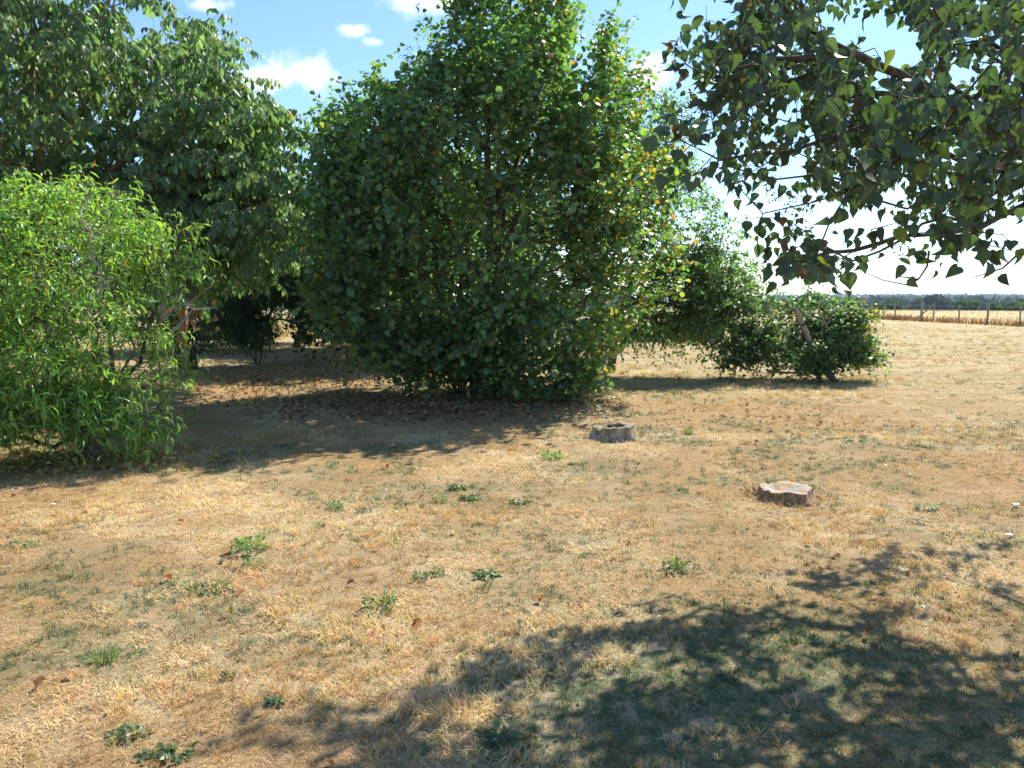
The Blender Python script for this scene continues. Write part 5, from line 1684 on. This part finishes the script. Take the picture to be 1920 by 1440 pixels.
def litter(name, label, n, cx, cy, rx, ry, smin, smax, cols, seed):
    r = np.random.default_rng(seed)
    a = r.uniform(0, 6.283, n); q = np.sqrt(r.uniform(0, 1, n)) * r.uniform(.5, 1.15, n)
    x = cx + rx * q * np.cos(a); y = cy + ry * q * np.sin(a)
    P = np.stack([x, y, gz(x, y) + r.uniform(.008, .03, n)], 1)
    X, Y, Z = basis(r.normal(0, 1, (n, 3)) * np.array([1, 1, .25]), np.array([0, 0, 1.]) + r.normal(0, .5, (n, 3)))
    ti = r.integers(0, 4, n); C = np.array(cols)[r.integers(0, len(cols), n)] * r.uniform(.6, 1.2, (n, 1)); S = r.uniform(smin, smax, n)
    V, F, Cc = cat_arrays([cloud_arrays(T_DEAD[k], P[ti == k], X[ti == k], Y[ti == k], Z[ti == k], S[ti == k], C[ti == k]) for k in range(4)])
    tag(link(name, mesh_np(name, V, F, M['dead_leaf'], Cc, True)), label, 'leaf litter', None, 'stuff')


DL = [(.27, .155, .08), (.36, .23, .12), (.20, .12, .07), (.42, .31, .16)]
litter('leaf_litter', 'rust-brown leaf litter under the front of the big hazel', 2400, -1.2, 11.3, 2.8, 1.7, .04, .09, DL, 1)
litter('leaf_litter', 'thin brown leaf litter in the shade between walnut and hazel', 1600, -4.5, 15.0, 3.4, 4.2, .04, .09, DL, 2)
litter('leaf_litter', 'yellow narrow leaves fallen round the foot of the peach tree', 600, -4.1, 7.4, 1.5, .8, .04, .08, [(.50, .38, .12), (.42, .24, .08), (.46, .40, .12)], 3)
litter('leaf_litter', 'scattered brown leaf bits on the grass right of the hazel', 240, 2.8, 10.3, 2.6, 2.2, .025, .06, DL, 4)

for (px_, py_) in ((1158, 823), (1492, 940)):
    g = on_ground(px_, py_)
    litter('leaf_litter', 'bark crumbs and leaf bits round the foot of the ' + ('hollow mossy stump' if px_ < 1300 else 'flat-topped stump'), 150, g[0], g[1] + .2, .42, .36, .012, .04, DL, int(px_))
    n = 260; a_ = RNG.uniform(0, 6.283, n); q_ = RNG.uniform(.27, .34, n)
    straw_field('foot_grass', 'longer straw grass at the foot of the ' + ('hollow mossy stump' if px_ < 1300 else 'flat-topped stump'), g[0] + q_ * np.cos(a_), g[1] + .21 + q_ * np.sin(a_), .03, .10, (.50, .36, .18), int(py_), .0025)
for (a, b, ln, ang, lb_) in [(1660, 1000, 90, .5, 'pale crooked twig on the lawn right of the flat-topped stump'), (1715, 1047, 40, .15, 'short straight pale stick above the tree shadow at the right'),
                             (1725, 982, 60, .1, 'thin pale stalk below the bright green weed on the right')]:
    g = on_ground(a, b); L = ln / FPX * g[1]
    pts = [np.array([g[0] + L * (t - .5) * math.cos(ang) , g[1] + L * (t - .5) * math.sin(ang) * 2 + .03 * math.sin(t * 7), float(gz(g[0], g[1])) + .02 + .012 * math.sin(t * 5)]) for t in np.linspace(0, 1, 6)]
    tag(link('twig', tube_mesh('twig', pts, np.linspace(.005, .003, 6), M['weathered'], 5, .1, g), None, g), lb_, 'twig', 'pale twigs on the lawn')
for (a, b, w, lb_) in [(100, 952, 16, 'white scrap on the lawn at the left, in front of the peach tree'), (1905, 951, 20, 'flat white scrap at the right edge, upper of the two'),
                       (1893, 1006, 22, 'white scrap with a dark underside at the right edge, lower of the two')]:
    g = on_ground(a, b); s = .62 * w / FPX * g[1]
    V = np.array([(-.5, -.3, .0), (.1, -.42, .03), (.5, -.1, .06), (.42, .35, .03), (-.2, .42, .1), (-.55, .15, .05)]) * s
    V = V * np.array([1, 1, .5])
    V2 = np.concatenate([V + np.array([0, 0, .008]), V * np.array([.9, .9, .3])])
    F = [np.array([(0, 1, 2, 3, 4, 5), (11, 10, 9, 8, 7, 6)]), np.array([(i, i + 6, (i + 1) % 6 + 6, (i + 1) % 6) for i in range(6)])]
    tag(link('white_scrap', mesh_np('white_scrap', V2, F, M['paper']), None, (g[0], g[1], float(gz(g[0], g[1])) + .015)), lb_, 'scrap', 'white scraps on the lawn')

# ------------------------------------------------------------------ haze over the plain
HAZE = True
if HAZE:
    hm, nt = new_mat('haze_air')
    pv = N(nt, 'ShaderNodeVolumePrincipled')
    pv.inputs['Color'].default_value = (.62, .78, 1.0, 1)
    pv.inputs['Density'].default_value = .0002
    o_ = N(nt, 'ShaderNodeOutputMaterial')
    nt.links.new(pv.outputs[0], o_.inputs['Volume'])
    hzo = link('haze', box_mesh('haze', (-6000, -6000, -16), (6000, 6000, 14), hm))
    tag(hzo, 'thin blue summer haze over the plain', 'haze', None, 'stuff')
